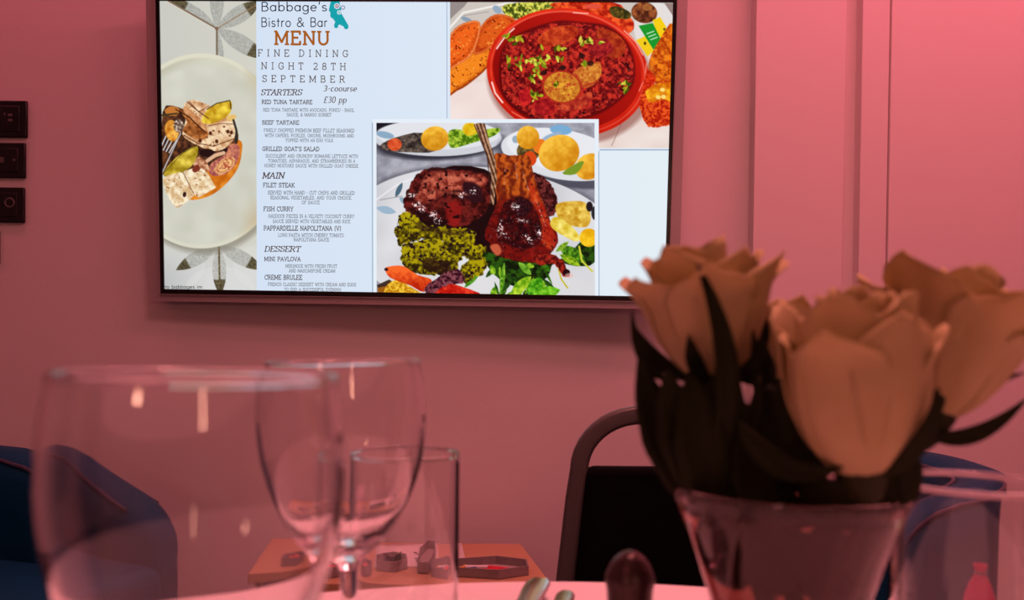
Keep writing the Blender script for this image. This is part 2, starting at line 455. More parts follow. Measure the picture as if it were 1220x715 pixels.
    def piece(pts, a, b, sz=5):
        m = p.pol(Z(*pts)); p.put(m, p.mix(a, b, p.noise(sz, 3))); return m
    piece(((440, 190), (490, 140), (560, 120), (620, 125), (630, 165), (560, 210), (480, 220)), (150, 26, 10), (226, 88, 40))
    piece(((720, 140), (790, 145), (850, 195), (850, 250), (800, 280), (750, 240)), (140, 26, 14), (206, 82, 30))
    piece(((690, 200), (760, 180), (800, 240), (730, 270), (680, 240)), (110, 12, 20), (190, 40, 40), 3)
    piece(((350, 440), (400, 420), (410, 480), (370, 500)), (140, 8, 20), (226, 44, 40))
    piece(((420, 480), (500, 470), (520, 530), (450, 545)), (120, 8, 16), (206, 40, 40))
    piece(((525, 500), (600, 480), (690, 430), (690, 480), (630, 520), (560, 525)), (140, 20, 20), (226, 90, 50))
    piece(((610, 340), (720, 290), (742, 330), (720, 390), (650, 415)), (150, 40, 14), (222, 130, 50))
    m = p.ell(*z(690, 345), 13.5, 11, -20); p.put(m, p.mix((178, 78, 24), (240, 170, 66), p.noise(3, 3)))
    p.put(p.lin(Z((620, 350), (650, 410), (730, 385)), 1.5), (176, 40, 26))
    m = p.ell(*z(556, 412), 23.6, 19.6, 8)
    p.put(m, (176, 44, 26)); rr = p.r
    p.put(m*np.clip((.93-rr)*20, 0, 1), p.mix((172, 80, 22), (236, 172, 52), p.noise(3.5, 3)))
    p.specks(m, (196, 60, 34), 2.6, .66); p.specks(m, (96, 56, 14), 2, .78)
    # herbs
    def herb(cx, cy, rx, ry, n, seed):
        rng = np.random.RandomState(seed)
        for i in range(n):
            a, b = rng.randn(2)*.45
            x, y = cx+a*rx, cy+b*ry; t = rng.rand()*math.pi
            l = 4+rng.rand()*6
            m = p.lens(z(x-8*math.cos(t)*l/4, y-8*math.sin(t)*l/4), z(x+8*math.cos(t)*l/4, y+8*math.sin(t)*l/4), 1.8+rng.rand()*2.2)
            col = [(66, 82, 8), (170, 176, 30), (214, 212, 74), (120, 140, 20)][rng.randint(4)]
            p.put(m, col)
    herb(330, 185, 42, 24, 14, 1); herb(425, 290, 75, 42, 30, 2); herb(430, 360, 30, 30, 12, 3); herb(685, 195, 55, 20, 14, 4)
    herb(432, 450, 26, 18, 8, 5); herb(852, 405, 24, 34, 9, 6); herb(530, 232, 45, 14, 8, 7); herb(650, 300, 40, 10, 6, 8); herb(300, 285, 16, 30, 6, 9)
    herb(545, 280, 20, 18, 4, 10); herb(525, 395, 14, 22, 4, 11)
    for a in ((690, 300), (470, 345), (650, 265), (560, 320)):
        p.put(p.ell(*z(*a), 4, 3), (30, 14, 12), .8)
    # croquette at the right
    m = p.pol(Z((945, 420), (1010, 390), (1085, 395), (1085, 560), (1030, 600), (960, 595), (925, 520), (925, 470)), wob=.8)
    p.blob(m, (170, 22, 6), (242, 92, 30), 2.2, 3, 2)
    m = p.pol(Z((950, 420), (1010, 395), (1085, 395), (1085, 480), (1030, 470), (970, 485)), 2); p.put(m, p.mix((206, 96, 4), (252, 186, 30), p.noise(5, 2)))
    for a in ((1030, 425), (1035, 458), (1010, 460)):
        p.put(p.ell(*z(*a), 3, 2.4), (252, 222, 120))
    m = p.pol(Z((960, 330), (1000, 380), (950, 430), (935, 420)), 2); p.blob(m, (176, 20, 6), (230, 60, 20), 2, 2)
    return p

def paint_lamb(step):
    p = Picture(449, 146.5, 708.5, 352, step)
    z = lambda x, y: (x/3.25+430, y/3.25+140)
    Z = lambda *q: [z(*a) for a in q]
    p.put(np.ones(p.X.shape), p.mix((138, 138, 150), (182, 182, 194), p.noise(12, 3)))
    p.put(p.pol(Z((60, 20), (160, 20), (90, 60), (60, 70))), (24, 24, 34))
    # far plates
    p.put(p.ell(*z(300, 100), 78, 20, -2, 4), (34, 34, 46), .85)
    p.put(p.ell(*z(300, 82), 76, 21), (206, 208, 216))
    p.put(p.ell(*z(300, 66), 74, 18), (226, 228, 234))
    p.put(p.ell(*z(95, 68), 11, 4, 12), (140, 170, 196))
    p.put(p.pol(Z((75, 110), (130, 80), (240, 60), (290, 130), (180, 135), (100, 128))), p.mix((30, 24, 22), (130, 112, 100), p.noise(4, 3)))
    p.put(p.ell(*z(132, 105), 8.5, 7.5), p.mix((196, 60, 26), (240, 108, 60), p.noise(4, 2)))
    m = p.pol(Z((340, 60), (370, 45), (430, 55), (535, 40), (520, 70), (430, 100), (350, 118))); p.blob(m, (66, 110, 10), (176, 206, 60), 4, 3, 2)
    p.put(p.ell(*z(424, 45), 9, 8), p.mix((220, 170, 10), (250, 226, 70), p.noise(5, 2)))
    m = p.ell(*z(288, 82), 16.5, 14.6, -10); p.put(m, p.mix((196, 120, 8), (250, 194, 62), np.clip(.55-p.v*.4+(p.noise(5, 2)-.5)*.5, 0, 1)))
    p.put(p.ell(*z(780, 168), 78, 30, 12, 3), (60, 60, 74), .8)
    p.put(p.ell(*z(775, 145), 72, 29, 10), (220, 222, 228))
    p.put(p.ell(*z(778, 128), 66, 25, 10), (232, 234, 240))
    p.put(p.ell(*z(775, 48), 13, 6, 5), (120, 172, 212)); p.put(p.ell(*z(740, 72), 12, 3, -20), (150, 178, 206)); p.put(p.ell(*z(600, 85), 4, 4.5), (150, 174, 190))
    p.put(p.lin(Z((820, 40), (850, 48), (862, 42)), 1.4), (170, 170, 180))
    p.put(p.ell(*z(650, 130), 14, 12), p.mix((60, 50, 20), (150, 120, 60), p.noise(4, 2)))
    p.put(p.ell(*z(695, 112), 8, 9, 20), (236, 120, 30))
    p.put(p.ell(*z(655, 160), 8, 9), (214, 70, 22))
    for a in ((648, 78, 13.5, 14, 0), (768, 138, 24.5, 21.5, -20), (886, 190, 18, 15, -30)):
        m = p.ell(*z(a[0], a[1]), a[2], a[3], a[4]); p.put(m, p.mix((200, 118, 4), (250, 196, 66), np.clip(.6-p.v*.4-p.u*.15+(p.noise(6, 2)-.5)*.45, 0, 1))); p.specks(m, (140, 80, 20), 2.2, .80)
    p.put(p.pol(Z((780, 215), (850, 170), (862, 180), (830, 220))), (120, 150, 40))
    # big plate
    p.put(p.ell(*z(480, 470), 170, 88, 6, 4), (70, 70, 82), .5)
    m = p.ell(*z(480, 480), 168, 88, 6); p.put(m, p.mix((206, 206, 212), (228, 228, 232), p.noise(40, 2)))
    p.put(m*np.clip((p.Y-300)/40, 0, 1), (222, 220, 222), .7)
    p.put(p.lin(Z((62, 318), (140, 262), (230, 225)), 1.2), (240, 240, 246))
    p.put(p.lin(Z((75, 320), (160, 305), (175, 345)), .8), (150, 140, 140))
    p.put(p.lens(z(135, 310), z(162, 252), 6), (74, 104, 124)); p.put(p.lens(z(60, 350), z(138, 368), 9), (156, 182, 204)); p.put(p.lens(z(150, 310), z(185, 340), 6), (140, 170, 192))
    p.put(p.lens(z(400, 200), z(470, 205), 6), (150, 180, 210))
    # dark shadow below meat
    p.put(p.pol(Z((180, 330), (300, 200), (480, 200), (560, 300), (540, 520), (460, 560), (280, 450))), (26, 8, 10))
    # greens under the chop
    m = p.pol(Z((470, 520), (560, 540), (700, 560), (790, 540), (860, 470), (905, 440), (905, 560), (830, 575), (750, 560), (720, 620), (640, 660), (560, 640), (500, 590)))
    p.blob(m, (8, 22, 6), (40, 84, 14), 5, 3, 2)
    def leaf(a, b, w, c0, c1):
        m = p.lens(z(*a), z(*b), w); p.put(m, p.mix(c0, c1, p.noise(3, 2)))
    rng = np.random.RandomState(4)
    for i in range(34):
        x = 500+rng.rand()*210; y = 560+rng.rand()*115
        t = rng.randn()*.6+1.4; L = 30+rng.rand()*50
        c = [((20, 60, 6), (70, 130, 20)), ((70, 130, 10), (170, 210, 50)), ((10, 36, 8), (40, 90, 20))][rng.randint(3)]
        leaf((x, y), (x+L*math.cos(t), y+L*math.sin(t)), 3+rng.rand()*4, *c)
    leaf((580, 690), (660, 615), 13, (90, 150, 10), (196, 224, 60)); leaf((650, 690), (700, 622), 16, (40, 120, 10), (120, 200, 40)); leaf((660, 690), (772, 668), 15, (60, 140, 10), (140, 214, 50))
    leaf((540, 690), (556, 560), 6, (60, 120, 14), (150, 200, 60)); leaf((400, 660), (462, 600), 6, (40, 110, 16), (120, 190, 50)); leaf((610, 560), (660, 610), 8, (60, 120, 20), (140, 196, 60))
    leaf((770, 500), (870, 560), 16, (20, 66, 10), (110, 170, 30)); leaf((770, 530), (850, 575), 9, (80, 130, 10), (176, 204, 40)); leaf((755, 520), (805, 480), 6, (90, 140, 20), (190, 214, 70))
    p.put(p.lin(Z((845, 500), (855, 555), (895, 595)), 2.2), (206, 206, 60)); p.put(p.lin(Z((765, 585), (775, 625), (800, 660)), 1.8), (206, 190, 40))
    # back chop and left chop
    m = p.pol(Z((660, 220), (720, 240), (760, 310), (750, 380), (690, 360)), wob=1); p.blob(m, (36, 8, 10), (116, 44, 42), 3, 3, 2); p.specks(m, (226, 190, 190), 2, .82)
    m = p.pol(Z((165, 350), (190, 265), (250, 200), (330, 198), (420, 210), (495, 225), (500, 330), (470, 380), (400, 420), (340, 418), (220, 388)), wob=1.2)
    p.blob(m, (44, 8, 8), (112, 30, 26), 5, 3, 2)
    m2 = p.pol(Z((235, 270), (270, 215), (400, 215), (480, 230), (470, 270), (350, 285), (260, 330), (215, 320)), 4); p.blob(m2*m, (118, 36, 28), (196, 96, 74), 5, 3, 2)
    p.put(p.pol(Z((400, 250), (460, 265), (470, 320), (430, 330), (400, 290)), 3), (44, 14, 22))
    m3 = p.pol(Z((330, 340), (390, 330), (380, 415), (345, 415)), 4); p.put(m3, (150, 24, 22), .8)
    p.specks(m, (34, 6, 8), 5, .68); p.specks(m, (236, 204, 204), 1.8, .80)
    p.put(p.lin(Z((255, 205), (300, 196), (370, 202)), 1.6), (40, 22, 26))
    for q, c in ((((215, 300), (300, 285), (420, 300)), (206, 110, 84)), (((235, 250), (320, 232), (450, 240)), (222, 128, 100)), (((220, 345), (260, 330), (330, 350)), (150, 50, 40)), (((270, 215), (350, 210)), (120, 46, 36))):
        p.put(p.lin(Z(*q), 2.4, 3)*p.noise(4, 2), c, .8)
    p.put(p.pol(Z((180, 350), (230, 360), (320, 400), (330, 425), (230, 395)), 4), (26, 6, 8), .8)
    for a in ((215, 335), (235, 355), (280, 375), (440, 285), (300, 400), (395, 300), (200, 300)):
        p.specks(p.ell(*z(*a), 5, 4, 0, 3), (246, 220, 220), 1.6, .56)
    # kale
    for q in (((150, 385), (190, 365), (260, 420), (330, 425), (330, 475), (230, 470), (150, 495), (135, 460)), ((160, 500), (220, 475), (310, 472), (370, 500), (390, 540), (360, 600), (250, 612), (180, 590), (160, 545)),
              ((320, 440), (400, 430), (445, 450), (440, 480), (390, 540), (330, 510)), ((380, 590), (420, 550), (480, 545), (490, 585), (440, 620), (400, 640)), ((390, 510), (450, 490), (490, 500), (470, 540), (400, 545))):
        m = p.pol(Z(*q), wob=2.2); n = p.noise(3.2, 3)
        up = np.clip(.62-(p.Y-np.mean([z(*a)[1] for a in q]))/30, .2, .9)
        p.put(m, p.mix((40, 30, 4), (176, 158, 8), (n-.5)*1.6+up)); p.specks(m, (30, 14, 20), 3.4, .66); p.specks(m, (232, 216, 70), 1.6, .78)
    p.put(p.pol(Z((230, 560), (260, 545), (330, 560), (350, 600), (290, 605)), 4, wob=2), (40, 18, 14), .75)
    p.put(p.pol(Z((200, 400), (330, 440), (440, 430), (380, 455), (250, 440)), 4, wob=2), (40, 22, 14), .7)
    # roots
    m = p.pol(Z((62, 650), (110, 628), (130, 640), (70, 668)), smooth=False); p.put(m, (60, 44, 36))
    p.put(p.pol(Z((66, 660), (120, 650), (110, 690), (66, 690)), smooth=False), (156, 92, 20))
    m = p.pol(Z((102, 650), (140, 630), (190, 655), (235, 690), (100, 690))); p.blob(m, (190, 120, 10), (250, 206, 60), 2, 2)
    m = p.pol(Z((95, 590), (108, 578), (165, 576), (220, 610), (275, 630), (245, 676), (190, 650), (115, 622)), smooth=True); p.put(m, p.mix((186, 32, 6), (248, 104, 40), np.clip(.7-(p.Y-330)/22+(p.noise(4, 2)-.5)*.6, 0, 1)))
    p.put(p.ell(*z(99, 589), 2.4, 2), (60, 14, 24))
    m = p.pol(Z((270, 690), (330, 645), (390, 655), (465, 690))); p.put(m, p.mix((176, 14, 8), (244, 70, 40), p.noise(5, 2)))
    m = p.pol(Z((245, 670), (280, 630), (350, 590), (395, 600), (400, 640), (330, 650), (280, 688)), wob=1); p.blob(m, (46, 10, 24), (140, 74, 84), 2.6, 3, 2); p.specks(m, (206, 160, 160), 1.6, .82)
    # main chop
    m = p.pol(Z((515, 150), (545, 140), (580, 148), (640, 146), (655, 158), (668, 215), (695, 300), (725, 380), (758, 445), (760, 490), (725, 535), (690, 560), (600, 555), (530, 535), (500, 490), (478, 455), (498, 400), (525, 330), (520, 240)), wob=.6)
    p.put(m, p.mix((74, 8, 8), (146, 22, 14), p.noise(7, 3)))
    up = np.clip((z(0, 330)[1]-p.Y)/20+.4, 0, 1)
    p.put(m*up, p.mix((112, 34, 12), (206, 96, 26), np.clip(.5+.5*np.sin(p.X*.55+p.noise(8, 2)*5)+(p.noise(4, 2)-.5)*.6, 0, 1)), .9)
    m2 = p.pol(Z((655, 240), (690, 310), (750, 450), (740, 510), (700, 480), (690, 380), (655, 300)), 3); p.put(m2*m, p.mix((150, 20, 14), (222, 76, 26), p.noise(6, 2)), .85)
    m2 = p.pol(Z((560, 330), (620, 305), (665, 340), (700, 420), (690, 490), (620, 510), (540, 480), (530, 420)), 4); p.put(m2*m, p.mix((26, 4, 8), (96, 14, 14), p.noise(5, 3)))
    p.put(p.pol(Z((590, 330), (625, 310), (660, 335), (640, 385), (600, 375)), 2), p.mix((20, 6, 12), (70, 20, 26), p.noise(2.5, 2)))
    p.specks(m, (30, 4, 6), 4, .74); p.specks(m*np.clip((p.Y-z(0, 300)[1])/8, 0, 1), (246, 214, 214), 1.8, .78); p.specks(m, (240, 190, 150), 1.7, .84)
    for a in (((625, 190), (635, 240), (650, 280)), ((600, 180), (606, 250)), ((560, 200), (555, 280)), ((672, 300), (700, 380), (716, 420))):
        p.put(p.lin(Z(*a), .8, 1.6)*p.noise(3, 2), (250, 206, 186), .9)
    for a in ((645, 470, 5, 2.4, 40), (540, 430, 2.2, 6, 10), (560, 455, 4, 1.6, 30), (690, 445, 2, 5, -20), (625, 400, 4, 1.4, 10), (600, 345, 3.5, 3, 0)):
        p.specks(p.ell(*z(a[0], a[1]), a[2]*1.5, a[3]*1.5, a[4], 3), (250, 226, 226), 1.5, .56)
    p.put(p.pol(Z((500, 500), (530, 490), (545, 520), (525, 535)), 2), (196, 90, 60))
    m = p.pol(Z((670, 540), (720, 530), (770, 545), (800, 590), (805, 612), (780, 610), (750, 570), (690, 570)), wob=1); p.blob(m, (70, 8, 10), (170, 40, 24), 3, 3)
    p.put(p.ell(*z(795, 600), 4.5, 4), (34, 8, 12)); p.put(p.ell(*z(806, 612), 5, 3), (236, 186, 176), .6)
    # bone
    m = p.pol(Z((440, 28), (456, 20), (482, 24), (500, 100), (522, 160), (528, 240), (515, 340), (500, 330), (506, 230), (488, 150)), smooth=False); p.put(m, p.mix((74, 40, 28), (196, 150, 116), np.clip(.5+.5*np.sin((p.X*1.0-p.Y*.33)*1.4)+(p.noise(4, 2)-.5)*.6, 0, 1)))
    p.put(p.lin(Z((440, 28), (490, 150), (505, 300)), 1.0), (60, 28, 22))
    # blossoms
    m = p.pol(Z((755, 340), (800, 325), (870, 330), (890, 390), (870, 425), (800, 415), (765, 390))); p.put(m, p.mix((196, 140, 24), (250, 220, 110), p.noise(5, 3)))
    p.put(p.ell(*z(885, 345), 4, 6), (30, 24, 30)); p.put(p.ell(*z(905, 370), 4, 8), (40, 40, 46))
    m = p.pol(Z((735, 400), (760, 385), (820, 425), (848, 465), (830, 480), (770, 450), (738, 425))); p.put(m, p.mix((216, 180, 40), (252, 236, 130), p.noise(6, 2)))
    m = p.ell(*z(882, 465), 11, 11); p.put(m, p.mix((226, 160, 4), (252, 206, 40), p.noise(5, 2)))
    return p

def srgb2lin(c):
    c = np.clip(np.asarray(c, float)/255., 0, 1)
    return np.where(c <= .04045, c/12.92, ((c+.055)/1.055)**2.4)
# ---------------------------------------------------------------- the room
M_wall = mat('painted_plaster', (.80, .76, .74), .62, var=.06, scale=3, bump=.12, bscale=160)
M_panel = mat('painted_panel', (.82, .77, .75), .45, var=.04, scale=4)
M_ceil = mat('ceiling_paint', (.8, .78, .76), .8, var=.04, scale=5)
M_floor = mat('carpet', (.10, .07, .07), .95, var=.5, scale=60, bump=.6, bscale=300)
WY = 2.095
struct(MB().box(-2.6, .585, WY, WY+.12, 0, 2.7).build('wall_back', M_wall))
struct(MB().box(-2.72, -2.6, -2.6, WY+.12, 0, 2.7).build('wall_left', M_wall))
struct(MB().box(2.6, 2.72, -2.6, WY+.12, 0, 2.7).build('wall_right', M_wall))
struct(MB().box(-2.72, 2.72, -2.72, -2.6, 0, 2.7).build('wall_front', M_wall))
struct(MB().box(-2.72, 2.72, -2.72, WY+.12, -.1, 0).build('floor', M_floor))
struct(MB().box(-2.72, 2.72, -2.72, WY+.12, 2.7, 2.8).build('ceiling', M_ceil))
# boxed-in panels to the right of the television
struct(MB().box(.585, .8027, 2.050, WY+.12, 0, 2.7).build('trim_1', M_panel, bevel=.0015))
struct(MB().box(.8027, .8415, 2.084, WY+.12, 0, 2.7).build('trim_2', M_panel))
struct(MB().box(.8415, .9075, 2.047, WY+.12, 0, 2.7).build('trim_3', M_panel, bevel=.002))
struct(MB().box(.9075, .9135, 2.064, WY+.12, 0, 2.7).build('trim_4', M_panel))
struct(MB().box(.9135, 2.6, 2.050, WY+.12, 0, 2.7).build('trim_5', M_panel, bevel=.002))
struct(MB().box(-2.6, .585, WY-.014, WY, 0, .09).build('baseboard_back', M_panel, bevel=.003))
# ---------------------------------------------------------------- television with the menu
SW, SH = 1.21, .6806
CORN = [(190.8, 1.2), (802., 3.4), (791., 353.2), (196.1, 344.9)]      # layout units of the screen corners
def homography(src, dst):
    A = []; b = []
    for (x, y), (u, v) in zip(src, dst):
        A += [[x, y, 1, 0, 0, 0, -u*x, -u*y], [0, 0, 0, x, y, 1, -v*x, -v*y]]; b += [u, v]
    h = np.linalg.solve(np.array(A, float), np.array(b, float)); return np.append(h, 1).reshape(3, 3)
HM = homography(CORN, [(-SW/2, SH/2), (SW/2, SH/2), (SW/2, -SH/2), (-SW/2, -SH/2)])
def scr(x, y):
    """layout units -> metres on the display plane (right, up), kept inside the display"""
    q = HM @ np.array([x, y, 1.0]); return min(max(q[0]/q[2], -SW/2), SW/2), min(max(q[1]/q[2], -SH/2), SH/2)

tv_rot = (Matrix.Rotation(-.03532816, 3, 'Z') @ Matrix.Rotation(.06011783, 3, 'X') @ Matrix.Rotation(.00741834, 3, 'Y')).to_euler()
tv = thing('television', (-.24062, 2.00517, 1.38502), 'large wall television showing a restaurant menu with food pictures', 'television', rot=tv_rot)
M_black = mat('bezel_plastic', (.006, .005, .006), .25, spec=.5, var=.2, scale=30)
M_silver = mat('brushed_silver', (.50, .44, .44), .35, .25, var=.12, scale=40, stretch=(1, 1, 12))
M_dark = mat('dark_plastic', (.012, .011, .012), .5, var=.3, scale=40)
def ring(x0, x1, z0, z1, X0, X1, Z0, Z1, y0, y1):
    m = MB()
    m.box(X0, x0, y0, y1, Z0, Z1); m.box(x1, X1, y0, y1, Z0, Z1)
    m.box(x0, x1, y0, y1, Z0, z0); m.box(x0, x1, y0, y1, z1, Z1)
    return m
e = .011; g = .034
MB().box(-SW/2-.02, SW/2+.02, .008, .045, -SH/2-.02, SH/2+.02).build('back_cover', M_dark, tv, bevel=.006)
ring(-SW/2, SW/2, -SH/2, SH/2, -SW/2-e, SW/2+e, -SH/2-e-.003, SH/2+e, -.004, .02).build('bezel', M_black, tv, smooth=False)
ring(-SW/2-e, SW/2+e, -SH/2-e-.003, SH/2+e, -SW/2-g, SW/2+g, -SH/2-g+.004, SH/2+g, .000, .022).build('outer_frame', M_silver, tv, smooth=False)
ring(-SW/2-e+.002, SW/2+e-.002, -SH/2-e-.001, SH/2+e-.002, -SW/2-e+.0005, SW/2+e-.0005, -SH/2-e-.0025, SH/2+e-.0005, -.0055, .002).build('bezel_line', M_silver, tv, smooth=False)
MB().box(.555, .59, -.006, .02, -SH/2-.026, -SH/2-.012).build('infrared_sensor', M_dark, tv, bevel=.003)
MB().box(-.20, .20, .045, .062, -.12, .16).box(-.16, -.12, .05, .086, -.1, .04).box(.12, .16, .05, .09, -.1, .04).build('wall_bracket', M_dark, tv)
M_bg = bpy.data.materials.new('menu_background'); M_bg.use_nodes = True
nt = M_bg.node_tree; b = nt.nodes['Principled BSDF']
b.inputs['Base Color'].default_value = (.004, .004, .004, 1); b.inputs['Roughness'].default_value = .35; b.inputs['Specular IOR Level'].default_value = .1
tc = nt.nodes.new('ShaderNodeTexCoord'); sep = nt.nodes.new('ShaderNodeSeparateXYZ'); nt.links.new(tc.outputs['Generated'], sep.inputs[0])
mx = nt.nodes.new('ShaderNodeMix'); mx.data_type = 'RGBA'
mx.inputs['A'].default_value = (*srgb2lin((208, 223, 245)), 1); mx.inputs['B'].default_value = (*srgb2lin((227, 238, 245)), 1)
nt.links.new(sep.outputs['X'], mx.inputs['Factor']); nt.links.new(mx.outputs['Result'], b.inputs['Emission Color']); b.inputs['Emission Strength'].default_value = 1.0
screen = MB().box(-SW/2, SW/2, 0, .012, -SH/2, SH/2).build('screen', M_bg, tv, smooth=False)
screen['label'] = 'lit display with a pale blue menu page'

M_pic = bpy.data.materials.new('displayed_picture'); M_pic.use_nodes = True
nt = M_pic.node_tree; b = nt.nodes['Principled BSDF']
b.inputs['Base Color'].default_value = (.004, .004, .004, 1); b.inputs['Roughness'].default_value = .35; b.inputs['Specular IOR Level'].default_value = .1
at_ = nt.nodes.new('ShaderNodeAttribute'); at_.attribute_name = 'picture'
nt.links.new(at_.outputs['Color'], b.inputs['Emission Color']); b.inputs['Emission Strength'].default_value = 1.0
def picture(p, depth, label):
    n = p.X.size
    q = np.stack([p.X.ravel(), p.Y.ravel(), np.ones(n)]).T @ HM.T
    x = np.clip(q[:, 0]/q[:, 2], -SW/2, SW/2); zz = np.clip(q[:, 1]/q[:, 2], -SH/2, SH/2)
    co = np.stack([x, np.full(n, -depth), zz], 1).astype(np.float32)
    i = np.arange(n).reshape(p.ny, p.nx)
    f = np.stack([i[:-1, :-1], i[1:, :-1], i[1:, 1:], i[:-1, 1:]], -1).reshape(-1, 4)
    me = bpy.data.meshes.new('food_picture')
    me.vertices.add(n); me.vertices.foreach_set('co', co.ravel())
    me.loops.add(f.size); me.loops.foreach_set('vertex_index', f.ravel().astype(np.int32))
    me.polygons.add(len(f)); me.polygons.foreach_set('loop_start', np.arange(0, f.size, 4, dtype=np.int32))
    me.update(calc_edges=True)
    a = me.color_attributes.new('picture', 'FLOAT_COLOR', 'POINT')
    c = np.ones((n, 4), np.float32); c[:, :3] = srgb2lin(p.C.reshape(-1, 3))
    a.data.foreach_set('color', c.ravel())
    me.materials.append(M_pic)
    o = bpy.data.objects.new('food_picture', me); COL.objects.link(o); o.parent = screen
    o['label'] = label
    return o
STEP = .66
picture(paint_left(STEP), .0004, 'picture of grilled vegetables on a pale plate')
picture(paint_dish(STEP), .0004, 'picture of stew in a red bowl')
picture(paint_lamb(STEP), .0010, 'picture of glazed lamb chops with greens')

def flat(name, polys, m, depth, label=None):
    mb = MB()
    for P in polys:
        mb.add([(a, -depth, c) for a, c in (scr(*q) for q in P)], [tuple(range(len(P)))])
    me = bpy.data.meshes.new(name); me.from_pydata(mb.v, [], mb.f); me.materials.append(m)
    o = bpy.data.objects.new(name, me); COL.objects.link(o); o.parent = screen
    if label: o['label'] = label
    return o
def rect(x0, y0, x1, y1): return [(x0, y0), (x1, y0), (x1, y1), (x0, y1)]
flat('picture_border', [rect(444.5, 142, 713.5, 353)], lit('border_white', (230, 239, 248)), .0007)
L_line = lit('thin_line', (150, 170, 200))
for q in (rect(443.6, 146, 444.8, 352), rect(713, 180, 714, 353), rect(532.8, 2, 533.6, 141), rect(714.5, 177.8, 797, 179.2)):
    flat('divider_line', [q], L_line, .0008)

